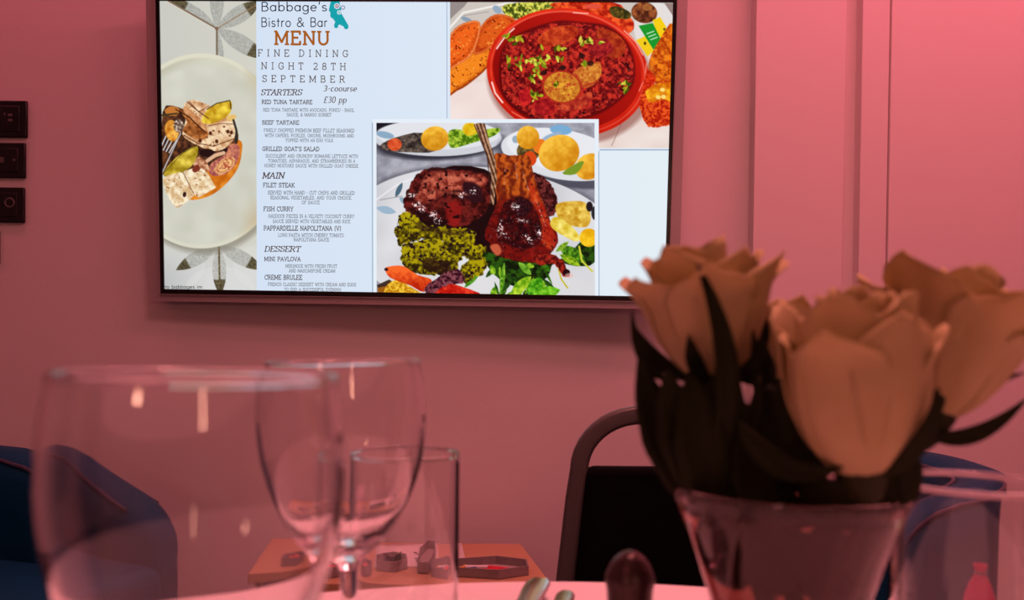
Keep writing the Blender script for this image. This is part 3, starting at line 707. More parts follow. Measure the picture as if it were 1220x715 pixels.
# ---- lettering: every glyph is built from strokes
def arc(cx, cy, rx, ry, a0, a1, n=9):
    return [(cx+rx*math.cos(math.radians(lerp(a0, a1, i/n))), cy+ry*math.sin(math.radians(lerp(a0, a1, i/n)))) for i in range(n+1)]
ST = [(1.3, 0), (1.3, 10)]
GLY = {   # width, strokes, slab serif points (x, y, reach to the left, reach to the right)
 'A': (9.4, [[(.7, 0), (4.7, 10)], [(4.7, 10), (8.7, 0)], [(2.1, 3.4), (7.3, 3.4)]], [(.7, 0, 1, 1.1), (8.7, 0, 1.1, 1)]),
 'B': (8, [ST, [(1.3, 10), (4.2, 10)]+arc(4.2, 7.7, 2.5, 2.3, 90, -90)+[(1.3, 5.4)], [(4.2, 5.4)]+arc(4.4, 2.7, 2.9, 2.7, 90, -90)+[(1.3, 0)]], [(1.3, 0, 1.2, 0), (1.3, 10, 1.2, 0)]),
 'C': (8.6, [arc(4.8, 5, 4.1, 5, 42, 318, 14), [(7.9, 6.6), (7.9, 9.8)]], []),
 'D': (8.8, [ST, [(1.3, 10)]+arc(3.4, 5, 4.7, 5, 90, -90, 12)+[(1.3, 0)]], [(1.3, 0, 1.2, 0), (1.3, 10, 1.2, 0)]),
 'E': (7.8, [ST, [(1.3, 10), (7, 10), (7, 7.9)], [(1.3, 5.2), (5.4, 5.2)], [(1.3, 0), (7.2, 0), (7.2, 2.3)]], [(1.3, 0, 1.2, 0), (1.3, 10, 1.2, 0)]),
 'F': (7.4, [ST, [(1.3, 10), (6.9, 10), (6.9, 7.9)], [(1.3, 5), (5.3, 5)]], [(1.3, 0, 1.2, 1.3), (1.3, 10, 1.2, 0)]),
 'G': (9.2, [arc(4.8, 5, 4.1, 5, 48, 335, 14)+[(8.3, 4.4), (5.2, 4.4)], [(7.7, 7), (7.7, 9.7)]], []),
 'H': (9.4, [ST, [(8.1, 0), (8.1, 10)], [(1.3, 5.2), (8.1, 5.2)]], [(1.3, 0, 1.2, 1.2), (1.3, 10, 1.2, 1.2), (8.1, 0, 1.2, 1.2), (8.1, 10, 1.2, 1.2)]),
 'I': (4.2, [[(2.1, 0), (2.1, 10)]], [(2.1, 0, 1.5, 1.5), (2.1, 10, 1.5, 1.5)]),
 'K': (8.8, [ST, [(1.3, 4.2), (7.3, 10)], [(3.2, 5.8), (7.8, 0)]], [(1.3, 0, 1.2, 1.2), (1.3, 10, 1.2, 1.2), (7.3, 10, 1, 1), (7.8, 0, 1, 1)]),
 'L': (7.2, [ST, [(1.3, 0), (6.7, 0), (6.7, 2.6)]], [(1.3, 0, 1.2, 0), (1.3, 10, 1.2, 1.3)]),
 'M': (11, [ST, [(1.3, 10), (5.5, 1.6)], [(5.5, 1.6), (9.7, 10)], [(9.7, 10), (9.7, 0)]], [(1.3, 0, 1.2, 1.2), (1.3, 10, 1.2, 0), (9.7, 0, 1.2, 1.2), (9.7, 10, 0, 1.2)]),
 'N': (9.4, [ST, [(1.3, 10), (8.1, 0)], [(8.1, 0), (8.1, 10)]], [(1.3, 0, 1.2, 1.2), (1.3, 10, 1.2, 0), (8.1, 10, 1.2, 1.2)]),
 'O': (9.4, [arc(4.7, 5, 4.1, 5, 0, 360, 20)], []),
 'P': (7.8, [ST, [(1.3, 10), (4.4, 10)]+arc(4.4, 7.3, 2.7, 2.7, 90, -90)+[(1.3, 4.6)]], [(1.3, 0, 1.2, 1.5), (1.3, 10, 1.2, 0)]),
 'R': (8.6, [ST, [(1.3, 10), (4.4, 10)]+arc(4.4, 7.5, 2.6, 2.5, 90, -90)+[(1.3, 5)], [(4.3, 5), (7.6, 0)]], [(1.3, 0, 1.2, 1.2), (1.3, 10, 1.2, 0), (7.6, 0, .4, 1)]),
 'S': (7.6, [arc(3.8, 7.5, 2.9, 2.5, 25, 270, 10)+arc(3.8, 2.5, 3.1, 2.5, 90, -155, 10), [(6.6, 7.6), (6.6, 9.9)], [(.9, 2.4), (.9, .1)]], []),
 'T': (8.2, [[(4.1, 0), (4.1, 10)], [(.7, 7.7), (.7, 10), (7.5, 10), (7.5, 7.7)]], [(4.1, 0, 1.5, 1.5)]),
 'U': (9.2, [[(1.3, 10), (1.3, 3.4)]+arc(4.6, 3.4, 3.3, 3.4, 180, 360)+[(7.9, 10)]], [(1.3, 10, 1.2, 1.2), (7.9, 10, 1.2, 1.2)]),
 'V': (9, [[(.8, 10), (4.5, 0)], [(4.5, 0), (8.2, 10)]], [(.8, 10, .9, 1.1), (8.2, 10, 1.1, .9)]),
 'W': (12.4, [[(.8, 10), (3.4, 0)], [(3.4, 0), (6.2, 9)], [(6.2, 9), (9, 0)], [(9, 0), (11.6, 10)]], [(.8, 10, .9, 1.1), (11.6, 10, 1.1, .9)]),
 'Y': (8.8, [[(.8, 10), (4.4, 4.6)], [(8, 10), (4.4, 4.6)], [(4.4, 4.6), (4.4, 0)]], [(.8, 10, .9, 1.1), (8, 10, 1.1, .9), (4.4, 0, 1.4, 1.4)]),
 'Z': (8, [[(1, 8), (1, 10), (7, 10), (1, 0), (7.2, 0), (7.2, 2.2)]], []),
 '2': (7.4, [arc(3.7, 7.2, 2.9, 2.8, 165, -25)+[(.9, 0), (6.8, 0), (6.8, 1.8)]], []),
 '3': (7, [arc(3.4, 7.6, 2.6, 2.4, 150, -90)+arc(3.4, 2.7, 2.9, 2.7, 90, -150)], []),
 '8': (7.6, [arc(3.8, 7.6, 2.5, 2.4, 0, 360, 16), arc(3.8, 2.6, 3, 2.6, 0, 360, 16)], []),
 '0': (7.4, [arc(3.7, 5, 2.9, 5, 0, 360, 18)], []),
 '£': (7.4, [arc(4.6, 7.6, 2.2, 2.4, 20, 180)+[(2.4, 2), (1, 0), (6.8, 0)], [(.8, 4.8), (5.4, 4.8)]], []),
 '&': (9.6, [[(9, 0), (2.6, 7)]+arc(4.2, 8, 1.9, 2, 200, -20)+[(5.6, 6.6), (2, 4.2)]+arc(3.8, 2.4, 2.9, 2.4, 150, 300)+[(7, 1.8), (8.4, 5)]], []),
 ',': (3.2, [[(1.8, 1), (1.2, -1.6)]], []), '.': (3, [[(1.5, 0), (1.5, .9)]], []), '-': (5, [[(.8, 4.4), (4.2, 4.4)]], []), "'": (2.6, [[(1.5, 10.2), (1.1, 7.6)]], []),
 '(': (4, [arc(4.4, 4.4, 3.2, 6.4, 120, 240)], []), ')': (4, [arc(-.4, 4.4, 3.2, 6.4, -60, 60)], []), ' ': (4.6, [], []),
 'a': (7, [arc(3.3, 3.2, 2.7, 3.2, 0, 360, 16), [(6, 6.4), (6, 0)]], []),
 'b': (7.2, [arc(3.8, 3.2, 2.7, 3.2, 0, 360, 16), [(1.1, 10.4), (1.1, 0)]], []),
 'c': (6.2, [arc(3.5, 3.2, 2.7, 3.2, 45, 315, 14)], []),
 'e': (6.8, [[(.7, 3.4), (6, 3.4)]+arc(3.4, 3.2, 2.7, 3.2, 3, 315, 14)], []),
 'g': (7, [arc(3.3, 3.2, 2.7, 3.2, 0, 360, 16), [(6, 6.4), (6, -1)]+arc(3.3, -1, 2.7, 2.2, 0, -150, 8)], []),
 'i': (2.6, [[(1.3, 0), (1.3, 6.4)], [(1.3, 8.6), (1.3, 9.6)]], []),
 'm': (10, [[(1.1, 0), (1.1, 6.4)], [(1.1, 4)]+arc(3.1, 4.2, 2, 2.2, 180, 0)+[(5.1, 0)], [(5.1, 4)]+arc(7.1, 4.2, 2, 2.2, 180, 0)+[(9.1, 0)]], []),
 'o': (7, [arc(3.5, 3.2, 2.8, 3.2, 0, 360, 16)], []),
 'p': (7.2, [arc(3.8, 3.2, 2.7, 3.2, 0, 360, 16), [(1.1, 6.4), (1.1, -3.4)]], []),
 'r': (4.4, [[(1.1, 0), (1.1, 6.4)], [(1.1, 3.6)]+arc(3.3, 4, 2.2, 2.4, 180, 75, 5)], []),
 's': (5.4, [arc(2.7, 4.8, 1.9, 1.6, 30, 270, 8)+arc(2.7, 1.6, 2.1, 1.6, 90, -155, 8)], []),
 't': (4.2, [[(2, 9), (2, 0)], [(.4, 6.3), (3.8, 6.3)]], []),
 'u': (7, [[(1.1, 6.4), (1.1, 2.6)]+arc(3.5, 2.6, 2.4, 2.6, 180, 360)+[(5.9, 6.4)], [(5.9, 2), (5.9, 0)]], []),
}
def lettering(text, x0, x1, ytop, ybase, col_m, weight=1.3, slab=True, slant=0., gap=1.1, slope=0., thin=1.0, swash=False):
    """text fitted between x0 and x1, capitals from ytop to ybase"""
    total = sum(GLY[c][0] for c in text)+gap*(len(text)-1)
    sx = (x1-x0)/total; sy = (ybase-ytop)/10.0
    polys = []; pen = 0.
    def put(P):
        out = []
        for a, c in P:
            x = x0+(a+slant*c)*sx; y = ybase-c*sy+(x-x0)*slope
            out.append((x, y))
        polys.append(out)
    wx = weight
    for ch in text:
        w, strokes, serifs = GLY[ch]
        for s_ in strokes:
            for (ax, ay), (bx, by) in zip(s_, s_[1:]):
                dx, dy = bx-ax, by-ay; L = math.hypot(dx, dy) or 1
                k = wx*(thin if abs(dy) < abs(dx) else 1.0)
                nx, ny = -dy/L*k/2, dx/L*k/2*1.0
                ex, ey = dx/L*k*.25, dy/L*k*.25
                put([(pen+ax-ex+nx, ay-ey+ny), (pen+bx+ex+nx, by+ey+ny), (pen+bx+ex-nx, by+ey-ny), (pen+ax-ex-nx, ay-ey-ny)])
        if slab:
            for (ax, ay, l, r) in serifs:
                yy = ay+(.0 if ay < 5 else 0); h = wx*.42
                put([(pen+ax-l-wx*.3, yy-h), (pen+ax+r+wx*.3, yy-h), (pen+ax+r+wx*.3, yy+h), (pen+ax-l-wx*.3, yy+h)])
        if swash and strokes:
            put([(pen-1.2, 9.2), (pen+1.6, 10.2), (pen+1.6, 9.4), (pen-1.0, 8.2)])
        pen += w+gap
    return flat('lettering', polys, col_m, .0013)
T_logo = lit('text_navy', (40, 42, 58)); T_menu = lit('text_ochre', (168, 92, 26)); T_head = lit('text_brown', (84, 66, 58))
T_ital = lit('text_umber', (76, 54, 44)); T_dish = lit('text_taupe', (70, 58, 54)); T_desc = lit('text_grey', (84, 78, 80))
lettering("Babbage's", 311.5, 390.5, 2.8, 13.2, T_logo, 1.1, False)
lettering("Bistro & Bar", 311.5, 391, 21.3, 31.9, T_logo, 1.1, False)
lettering("MENU", 328, 393, 37.6, 52.8, T_menu, 1.75, True, gap=1.9, slope=.006)
lettering("FINE", 308, 345.3, 59.2, 67, T_head, 1.25, True, gap=7.2, slope=.01)
lettering("DINING", 357, 415.6, 59.6, 67.4, T_head, 1.25, True, gap=7.2, slope=.01)
lettering("NIGHT", 312, 362.2, 74.6, 82.4, T_head, 1.25, True, gap=7.2, slope=.009)
lettering("28TH", 374, 412.6, 75.2, 83, T_head, 1.25, True, gap=7.2, slope=.009)
lettering("SEPTEMBER", 313, 411.6, 90, 97.6, T_head, 1.25, True, gap=7.2, slope=.008)
lettering("STARTERS", 311.5, 360, 106.8, 113.4, T_ital, 1.7, True, .22, thin=.6, swash=True)
lettering("3-coourse", 385.6, 425.5, 102.2, 108.9, T_ital, 1.6, False, .2, thin=.6)
lettering("£30 pp", 386, 413.2, 115.4, 122.6, T_ital, 1.5, False, .2, thin=.6)
lettering("MAIN", 313, 338.6, 206, 212.8, T_ital, 1.7, True, .22, thin=.6, swash=True)
lettering("DESSERT", 315.5, 357.8, 293.8, 300.2, T_ital, 1.7, True, .22, thin=.6, swash=True)
for t, x0, x1, y0, y1 in (("RED TUNA TARTARE", 312.5, 372.7, 119.3, 124), ("BEEF TARTARE", 313, 357, 143.9, 148.4), ("GRILLED GOAT'S SALAD", 313.2, 381, 175.1, 180),
                          ("FILET STEAK", 314, 351.6, 218.3, 223.3), ("FISH CURRY", 314.5, 349.9, 246.7, 251.8), ("PAPPARDELLE NAPOLITANA (V)", 314.7, 406.7, 269.4, 274.7),
                          ("MINI PAVLOVA", 315.2, 358.5, 306.5, 311.4), ("CREME BRULEE", 315.6, 360.3, 328.2, 333.4)):
    lettering(t, x0, x1, y0, y1, T_dish, 1.7, True, slope=.004)
for t, x0, x1, y0, y1 in (("RED TUNA TARTARE WITH AVOCADO, PONZU - BASIL", 314.2, 422.7, 129.2, 132.9), ("SAUCE, & MANGO SORBET", 342.3, 395.5, 135, 138.7),
        ("FINELY CHOPPED PREMIUM BEEF FILLET SEASONED", 315, 423, 153.6, 157.4), ("WITH CAPERS, PICKLES, ONIONS, MUSHROOMS AND", 316, 422.2, 159.7, 163.4), ("TOPPED WITH AN EGG YOLK", 340.7, 397.7, 165.6, 169.2),
        ("SUCCULENT AND CRUNCHY ROMAINE LETTUCE WITH", 317, 427, 184.1, 187.9), ("TOMATOES, ASPARAGUS, AND STRAWBERRIES IN A", 320, 423.7, 189.9, 193.6), ("HONEY MUSTARD SAUCE WITH GRILLED GOAT CHEESE", 315.4, 427.4, 195.7, 199.4),
        ("SERVED WITH HAND - CUT CHIPS AND GRILLED", 319.5, 423, 227.8, 231.8), ("SEASONAL VEGETABLES, AND YOUR CHOICE", 322.3, 418.8, 233.8, 237.6), ("OF SAUCE", 360, 381.3, 239.6, 243.4),
        ("HADDOCK PIECES IN A VELVETY COCONUT CURRY", 320.2, 422.5, 255.8, 259.8), ("SAUCE SERVED WITH VEGETABLES AND RICE", 325.4, 417.7, 262, 265.8),
        ("LONG PASTA WITCH CHERRY TOMATO", 331.9, 410, 278.4, 282.4), ("NAPOLITANA SAUCE", 350.3, 392.6, 284, 287.8),
        ("MERINGUE WITH FRESH FRUIT", 340.5, 401.9, 315.4, 319.2), ("AND MASCARPONE CREAM", 344.4, 399.7, 321.1, 324.8),
        ("FRENCH CLASSIC DESSERT WITH CREAM AND EGGS", 319.5, 424.6, 337.2, 341), ("TO END A SUCCESSFUL EVENING", 339, 406.7, 343.5, 347)):
    lettering(t, x0, x1, y0, y1, T_desc, 1.4, True, slope=.004)
lettering("to babbages im", 196.4, 241, 340.4, 344.2, lit('text_charcoal', (60, 58, 56)), 1.5, False)
# teal head emblem with gear wheels
zz = lambda x, y: (x/6.81+305, y/6.81)
M_teal = lit('emblem_teal', (16, 162, 172))
flat('emblem', [[zz(*q) for q in ((612, 12), (603, 50), (596, 88), (608, 98), (608, 132), (616, 146), (642, 152), (700, 120), (694, 70), (684, 12))],
                [zz(*q) for q in ((624, 146), (648, 176), (638, 208), (642, 226), (660, 230), (672, 220), (672, 206), (686, 200), (702, 210), (704, 118))],
                [zz(*q) for q in ((700, 112), (700, 208), (714, 214), (724, 234), (742, 240), (756, 226), (754, 204), (740, 182), (722, 150))]], M_teal, .0011, 'teal head silhouette emblem')
def gear(cx, cy, r, m, d, teeth=8):
    pts = []
    for i in range(teeth*4):
        a = 2*math.pi*i/(teeth*4); q = r*(1.0 if i % 4 in (0, 1) else .78)
        pts.append(zz(cx+q*math.cos(a), cy+q*math.sin(a)))
    return flat('gear_wheel', [pts], m, d)
M_gw = lit('emblem_white', (224, 234, 244)); M_gp = lit('emblem_plum', (150, 70, 110)); M_gg = lit('emblem_grey', (130, 140, 176))
gear(663, 50, 26, M_gw, .00125); gear(663, 50, 17, M_gp, .0014); gear(663, 50, 8, M_gw, .0016)
gear(680, 101, 19, M_gw, .00125); gear(680, 101, 11, M_teal, .0014); gear(680, 101, 5, M_gw, .0016)
gear(711, 62, 20, M_gg, .00125); gear(711, 62, 11, M_gw, .0014)
# ---------------------------------------------------------------- wall plates at the left
M_plate = mat('gloss_black_plate', (.008, .007, .008), .22, var=.2, scale=30)
M_port = mat('grey_contact', (.16, .14, .14), .4, .4, var=.2, scale=90)
def wall_plate(xr, zt, zb, label, kind):
    w = .146 if kind == 0 else .092
    t = thing('wall_plate', (xr-w/2, WY, zb), label, 'wall socket', group='black wall plates beside the television')
    h = zt-zb
    MB().box(-w/2, w/2, -.009, 0, 0, h).build('plate', M_plate, t, bevel=.003)
    MB().box(-w/2+.016, w/2-.016, -.0115, -.008, .014, h-.014).build('insert', M_plate, t, bevel=.002)
    if kind == 0:
        for x, z in ((w/2-.038, h*.60), (w/2-.038, h*.46), (w/2-.052, h*.62)):
            MB().box(x-.006 if x > w/2-.05 else x-.002, x+.005 if x > w/2-.05 else x+.002, -.0125, -.011, z-.003, z+.003).build('port', M_port, t)
    elif kind == 1:
        MB().lathe([(0, 0), (.0035, 0), (.0035, .002), (0, .002)], 12).build('port', M_port, t, loc=(.022, -.0115, h*.5)).rotation_euler = (math.pi/2, 0, 0)
        MB().box(-.02, -.004, -.0125, -.011, h*.42, h*.58).build('port', M_port, t)
    else:
        o = MB().grid(lambda u, v: ((.011+.002*math.cos(2*math.pi*v))*math.cos(2*math.pi*u), (.011+.002*math.cos(2*math.pi*v))*math.sin(2*math.pi*u), .002*math.sin(2*math.pi*v)), 20, 8, True, True).build('port', M_port, t, loc=(.012, -.0115, h*.56))
        o.rotation_euler = (math.pi/2, 0, 0)
        MB().box(-.028, -.012, -.0125, -.011, h*.4, h*.6).build('port', M_port, t)
    return t
wall_plate(-1.2064, 1.5143, 1.4230, 'wide black wall plate, topmost in the column left of the television', 0)
wall_plate(-1.2106, 1.4104, 1.3231, 'black wall plate in the middle of the column, left of the television', 1)
wall_plate(-1.2127, 1.3002, 1.2128, 'black wall plate with round port, third down left of the television', 2)
wall_plate(-1.2754, 1.1934, 1.1100, 'dark wall plate at the left picture edge, lowest of the column', 1)

# ---------------------------------------------------------------- low wooden table with trays
M_wood = mat('orange_beech', (.62, .40, .22), .38, var=.35, scale=7, col2=(.50, .30, .15), stretch=(1, 9, 9), bump=.05, bscale=40)
M_woodedge = mat('beech_edge', (.30, .13, .07), .5, var=.3, scale=14)
TZ = .45
lt = thing('low_table', (-.24, 1.83, 0), 'low orange wooden table with slanted sides against the back wall', 'table')
MB().prism([(.325, -.185), (.266, .155), (-.285, .155), (-.255, -.185)], TZ-.026, TZ).build('table_top', M_wood, lt, bevel=.003)
MB().prism([(.27, -.14), (.225, .12), (-.24, .12), (-.24, -.14)], TZ-.09, TZ-.026).build('apron', M_woodedge, lt)
for x, y in ((.24, -.12), (.20, .10), (-.22, .10), (-.23, -.12)):
    MB().sweep([(x, y, 0), (x, y, TZ-.03)], rrect(.035, .035, .005)).build('leg', M_wood, lt)
M_tray = mat('grey_card_tray', (.30, .26, .255), .8, var=.35, scale=60, bump=.2, bscale=200)
M_trayin = mat('tray_lining', (.46, .40, .38), .85, var=.3, scale=70)
def tray(loc, rz, L, Wd, h, label, narrow=.55):
    """six-sided tray: wide shoulders, narrower ends"""
    t = thing('tray', loc, label, 'tray', rz, 'six-sided trays on the low table')
    P = [(-L/2, -Wd*narrow/2), (L*.12, -Wd/2), (L/2, -Wd*narrow*.42), (L/2, Wd*narrow*.42), (L*.12, Wd/2), (-L/2, Wd*narrow/2)]
    MB().prism(P, 0, .003).build('base', M_trayin, t, smooth=False)
    k = len(P); th = .0035; vs = []; fs = []
    for x, y in P:
        q = 1-th/math.hypot(x, y)*1.2
        vs += [(x, y, 0), (x, y, h), (x*q, y*q, h), (x*q, y*q, .002)]
    for i in range(k):
        j = (i+1) % k
        for a in range(4):
            b = (a+1) % 4
            fs.append((i*4+a, j*4+a, j*4+b, i*4+b))
    MB().add(vs, fs).build('side_wall', M_tray, t, smooth=False)
    return t
tray((-.045, 1.735, TZ), 0.06, .165, .115, .020, 'grey six-sided tray holding crayons at the near right edge')
tray((-.268, 1.765, TZ), .2, .105, .09, .022, 'small grey six-sided tray with a dark paper bow inside')
tray((-.150, 1.815, TZ+.0025), 1.48, .195, .068, .022, 'narrow empty grey tray pointing at the wall beside the sheet')
tray((-.375, 1.705, TZ), .1, .085, .065, .022, 'dark grey tray with red beads behind the wine glass stem')
M_paper = mat('paper', (.82, .80, .78), .8, var=.05, scale=30)
M_ink = mat('pencil_line', (.10, .08, .09), .8, var=.3, scale=50)
sheet = thing('drawing_sheet', (-.222, 1.865, TZ), 'white paper sheet with pencil scribbles lying between the trays', 'paper', .12)
MB().grid(lambda u, v: ((u-.5)*.24, (v-.5)*.20, .0012+.0008*math.sin(u*5)*math.sin(v*4+1)), 12, 9).build('sheet', M_paper, sheet, solid=.0006)
rng = random.Random(3)
pts = []
for k in range(5):
    x, y = rng.uniform(-.05, .06), rng.uniform(-.06, .02); path = []
    for i in range(9):
        path.append((x, y, .0030)); x += rng.uniform(-.016, .016); y += rng.uniform(-.014, .014)
    MB().tube(path, .0008, 5).build('pencil_line', M_ink, sheet)
def stick(loc, rz, L, r, col, label, tilt=0):
    m = mat('crayon_wax', col, .5, var=.2, scale=40)
    o = MB().tube([(-L/2, 0, 0), (-L/2+.001, 0, 0), (L/2-L*.12, 0, 0), (L/2, 0, 0)], r, 8, [.7, 1, 1, .25]).build('crayon', m, loc=loc)
    o.rotation_euler = (0, tilt, rz)
    return tag(o, label, 'crayon', 'crayons in the trays')
stick((-.050, 1.722, TZ+.0075), .2, .06, .0042, (.75, .02, .05), 'bright red crayon lying in the right-hand grey tray')
stick((-.022, 1.738, TZ+.0075), -.35, .05, .004, (.80, .05, .10), 'pinkish red crayon at the right end of the grey tray')
stick((-.085, 1.726, TZ+.0075), .5, .04, .0042, (.05, .12, .28), 'dark blue crayon at the left end of the grey tray')
stick((-.068, 1.748, TZ+.0075), .05, .06, .0038, (.85, .85, .88), 'white crayon lying across the grey tray with red crayons')
stick((-.098, 1.740, TZ+.0075), 1.1, .035, .004, (.85, .40, .05), 'orange crayon in the left corner of the grey tray')
M_bow = mat('black_card', (.014, .010, .012), .7, var=.3, scale=50)
bow = thing('paper_bow', (-.262, 1.765, TZ+.003), 'folded black paper bow lying in the small grey tray', 'paper bow', .2)
for sgn in (-1, 1):
    MB().add([(0, -.004, .004), (sgn*.026, -.018, .002), (sgn*.030, 0, .030), (sgn*.026, .018, .002), (0, .004, .004), (0, 0, .016)], [(0, 1, 2, 5), (5, 2, 3, 4), (0, 4, 3, 1), (1, 3, 2), (0, 5, 4)]).build('wing', M_bow, bow, smooth=False)
MB().box(-.004, .004, -.006, .006, 0, .020).build('knot', M_bow, bow, bevel=.002)
stick((-.288, 1.760, TZ+.008), .9, .03, .004, (.85, .10, .06), 'short red crayon beside the black paper bow')
for i, (dx, dy, c, n) in enumerate(((-.012, -.004, (.75, .01, .05), 'large red bead in the dark tray, leftmost of three'), (.004, .008, (.8, .03, .06), 'red bead in the dark tray, the one at the back'), (.016, -.006, (.70, .01, .04), 'red bead in the dark tray, rightmost of three'))):
    o = MB().lathe([(0, -.009), (.004, -.0085), (.0078, -.004), (.009, 0), (.0078, .004), (.004, .0085), (0, .009)], 14).build('bead', mat('red_bead', c, .3, var=.1, scale=30), loc=(-.375+dx, 1.705+dy, TZ+.012))
    tag(o, n, 'bead', 'red beads in the dark tray')

# ---------------------------------------------------------------- navy tub chairs
M_navy = mat('navy_leather', (.007, .070, .14), .5, var=.35, scale=12, bump=.15, bscale=90, col2=(.005, .05, .11), spec=.09)
M_pipe = mat('navy_piping', (.06, .05, .09), .3, var=.2, scale=40)
M_foot = mat('black_feet', (.02, .018, .018), .4, var=.2, scale=40)
def tub_path(t):
    """U around the seat: t 0..1 from the front of one arm round the back to the other; front is -Y"""
    W2, D = .315, .30
    s = t*2-1; a = abs(s)
    if a > .55:
        x = W2; y = lerp(.02, -.32, (a-.55)/.45)
        x -= .02*((a-.55)/.45)**2
    else:
        th = a/.55*math.pi/2
        x = W2*math.sin(th)**.85; y = .02+D*math.cos(th)**.8 if th < math.pi/2 else .02
    return math.copysign(x, s) if s else 0., y
def tub_height(t):
    a = abs(t*2-1)
    return interp([(0, .708), (.3, .703), (.5, .69), (.72, .64), (1, .578)], a)
def tub_chair(loc, rz, label):
    t = thing('tub_chair', loc, label, 'armchair', rz, 'navy tub chairs by the back wall')
    N = 81; th = .085
    def shell(u, v):
        # v runs round the wall section: outside bottom, outside top, rounded top, inside top, inside bottom
        k = min(max(u, 0), 1)
        x, y = tub_path(k); x1, y1 = tub_path(min(k+.004, 1)); x0, y0 = tub_path(max(k-.004, 0))
        tx, ty = x1-x0, y1-y0; L = math.hypot(tx, ty); nx, ny = -ty/L, tx/L    # pointing inwards or outwards
        if nx*x+ny*(y+.02) < 0: nx, ny = -nx, -ny
        h = tub_height(k)
        prof = [(.0, .10), (.008, .30), (.012, h-.09), (.016, h-.03), (.004, h-.008), (-.02, h), (-.055, h-.004), (-.085, h-.02), (-.094, h-.05), (-.088, h-.12), (-.084, .36), (-.084, .10)]
        o, z = prof[int(round((v % 1)*12))]
        d = min(k, 1-k)/.085
        if d < 1:
            f = math.sqrt(max(0., 1-(1-d)**2)); f = max(f, .12)
            o = -.04+(o+.04)*lerp(.35, 1, f); z = z if z < .2 else z-(1-f)*.055*(z-.2)/(h-.2)
        return (x+nx*o, y+ny*o, z)
    m = MB().grid(shell, N, 12, False, True)
    k = len(m.v)//12
    m.f.append(tuple(j*N for j in range(12))); m.f.append(tuple(j*N+N-1 for j in reversed(range(12))))
    m.build('shell', M_navy, t, angle=60)
    def edge(off, dz):
        out = []
        for i in range(N):
            k = i/(N-1); x, y = tub_path(k); x1, y1 = tub_path(min(k+.004, 1)); x0, y0 = tub_path(max(k-.004, 0))
            tx, ty = x1-x0, y1-y0; L = math.hypot(tx, ty); nx, ny = -ty/L, tx/L
            if nx*x+ny*(y+.02) < 0: nx, ny = -nx, -ny
            if .06 < k < .94: out.append((x+nx*off, y+ny*off, tub_height(k)+dz))
        return out
    MB().tube(edge(-.086, -.018), .0045, 8).build('piping', M_pipe, t)
    MB().tube(edge(.012, -.018), .0045, 8).build('piping', M_pipe, t)
    sm = MB()
    sm.grid(lambda u, v: (0, 0, 0), 2, 2) if False else None
    P = []
    for i in range(25):
        th_ = math.pi*i/24; P.append((.225*math.cos(th_)*1.0, .02+.20*math.sin(th_)))
    P += [(-.225, -.33), (.225, -.33)]
    MB().prism(P, .34, .475).build('seat_cushion', M_navy, t, bevel=.03, seg=4)
    P2 = [(x*1.03, y if y < 0 else y*1.03) for x, y in P]
    MB().prism([(x, max(y, -.31)) for x, y in P2], .10, .34).build('base', M_navy, t, bevel=.01)
    for x, y in ((.25, -.26), (-.25, -.26), (.19, .2), (-.19, .2)):
        MB().lathe([(0, 0), (.016, 0), (.024, .11), (0, .11)], 14).build('foot', M_foot, t, loc=(x, y, 0))
    return t
tub_chair((-1.058, 1.50, 0), math.radians(72), 'navy leather tub chair at the left behind the big wine glass')
tub_chair((.585, 1.66, 0), math.radians(-80), 'navy leather tub chair at the right, mostly hidden behind the roses')

# ---------------------------------------------------------------- banquet chair across the table
M_frame = mat('bronze_grey_metal', (.11, .10, .095), .45, .35, var=.15, scale=30)
M_blackfab = mat('black_fabric', (.0035, .003, .0035), .95, var=.3, scale=80, bump=.3, bscale=400, spec=.1)
ch = thing('banquet_chair', (.277, 1.2, 0), 'black padded banquet chair with arched bronze frame facing across the table', 'chair')
sec = rrect(.026, .020, .006)
half = [(.228, .02, 0), (.222, .025, .25), (.213, .0, .45), (.197, 0, .589), (.1855, 0, .70), (.179, 0, .745)]
arch = []
for i in range(1, 11):
    a = math.pi/2*i/10
    arch.append((.086+.093*math.cos(a)**.95 if a < math.pi/2 else .086, 0, .745+.080*math.sin(a)))
leftside = [(-x, y, z) for x, y, z in half+arch]
path = leftside+[(0, 0, .825)]+[(x, y, z) for x, y, z in reversed(half+arch)]
MB().sweep(path, sec, up=(0, 1, 0)).build('back_frame', M_frame, ch)
def padshape(w0, w1, z0, z1, r, n=6):
    pts = [(-w0, z0), (w0, z0)]
    for i in range(n+1):
        a = math.pi/2*i/n; pts.append((w1-r+r*math.cos(a), z1-r+r*math.sin(a)))
    for i in range(n+1):
        a = math.pi/2+math.pi/2*i/n; pts.append((-w1+r+r*math.cos(a), z1-r+r*math.sin(a)))
    return pts
pp = padshape(.190, .170, .50, .750, .014)
mb = MB().prism(pp, 0, .036)
mb.v = [(x, z-.018, y) for x, y, z in mb.v]
mb.build('backrest', M_blackfab, ch, bevel=.008)
MB().prism([(.215, -.42), (.215, -.04), (.18, .02), (-.18, .02), (-.215, -.04), (-.215, -.42), (-.18, -.46), (.18, -.46)], .43, .485).build('seat', M_blackfab, ch, bevel=.015)
MB().sweep([(.2, .02, .42), (.2, -.43, .42), (-.2, -.43, .42), (-.2, .02, .42)], rrect(.022, .022, .004)).build('seat_frame', M_frame, ch)
for s in (-1, 1):
    MB().sweep([(s*.205, -.44, 0), (s*.2, -.42, .43)], rrect(.024, .024, .005)).build('leg', M_frame, ch)

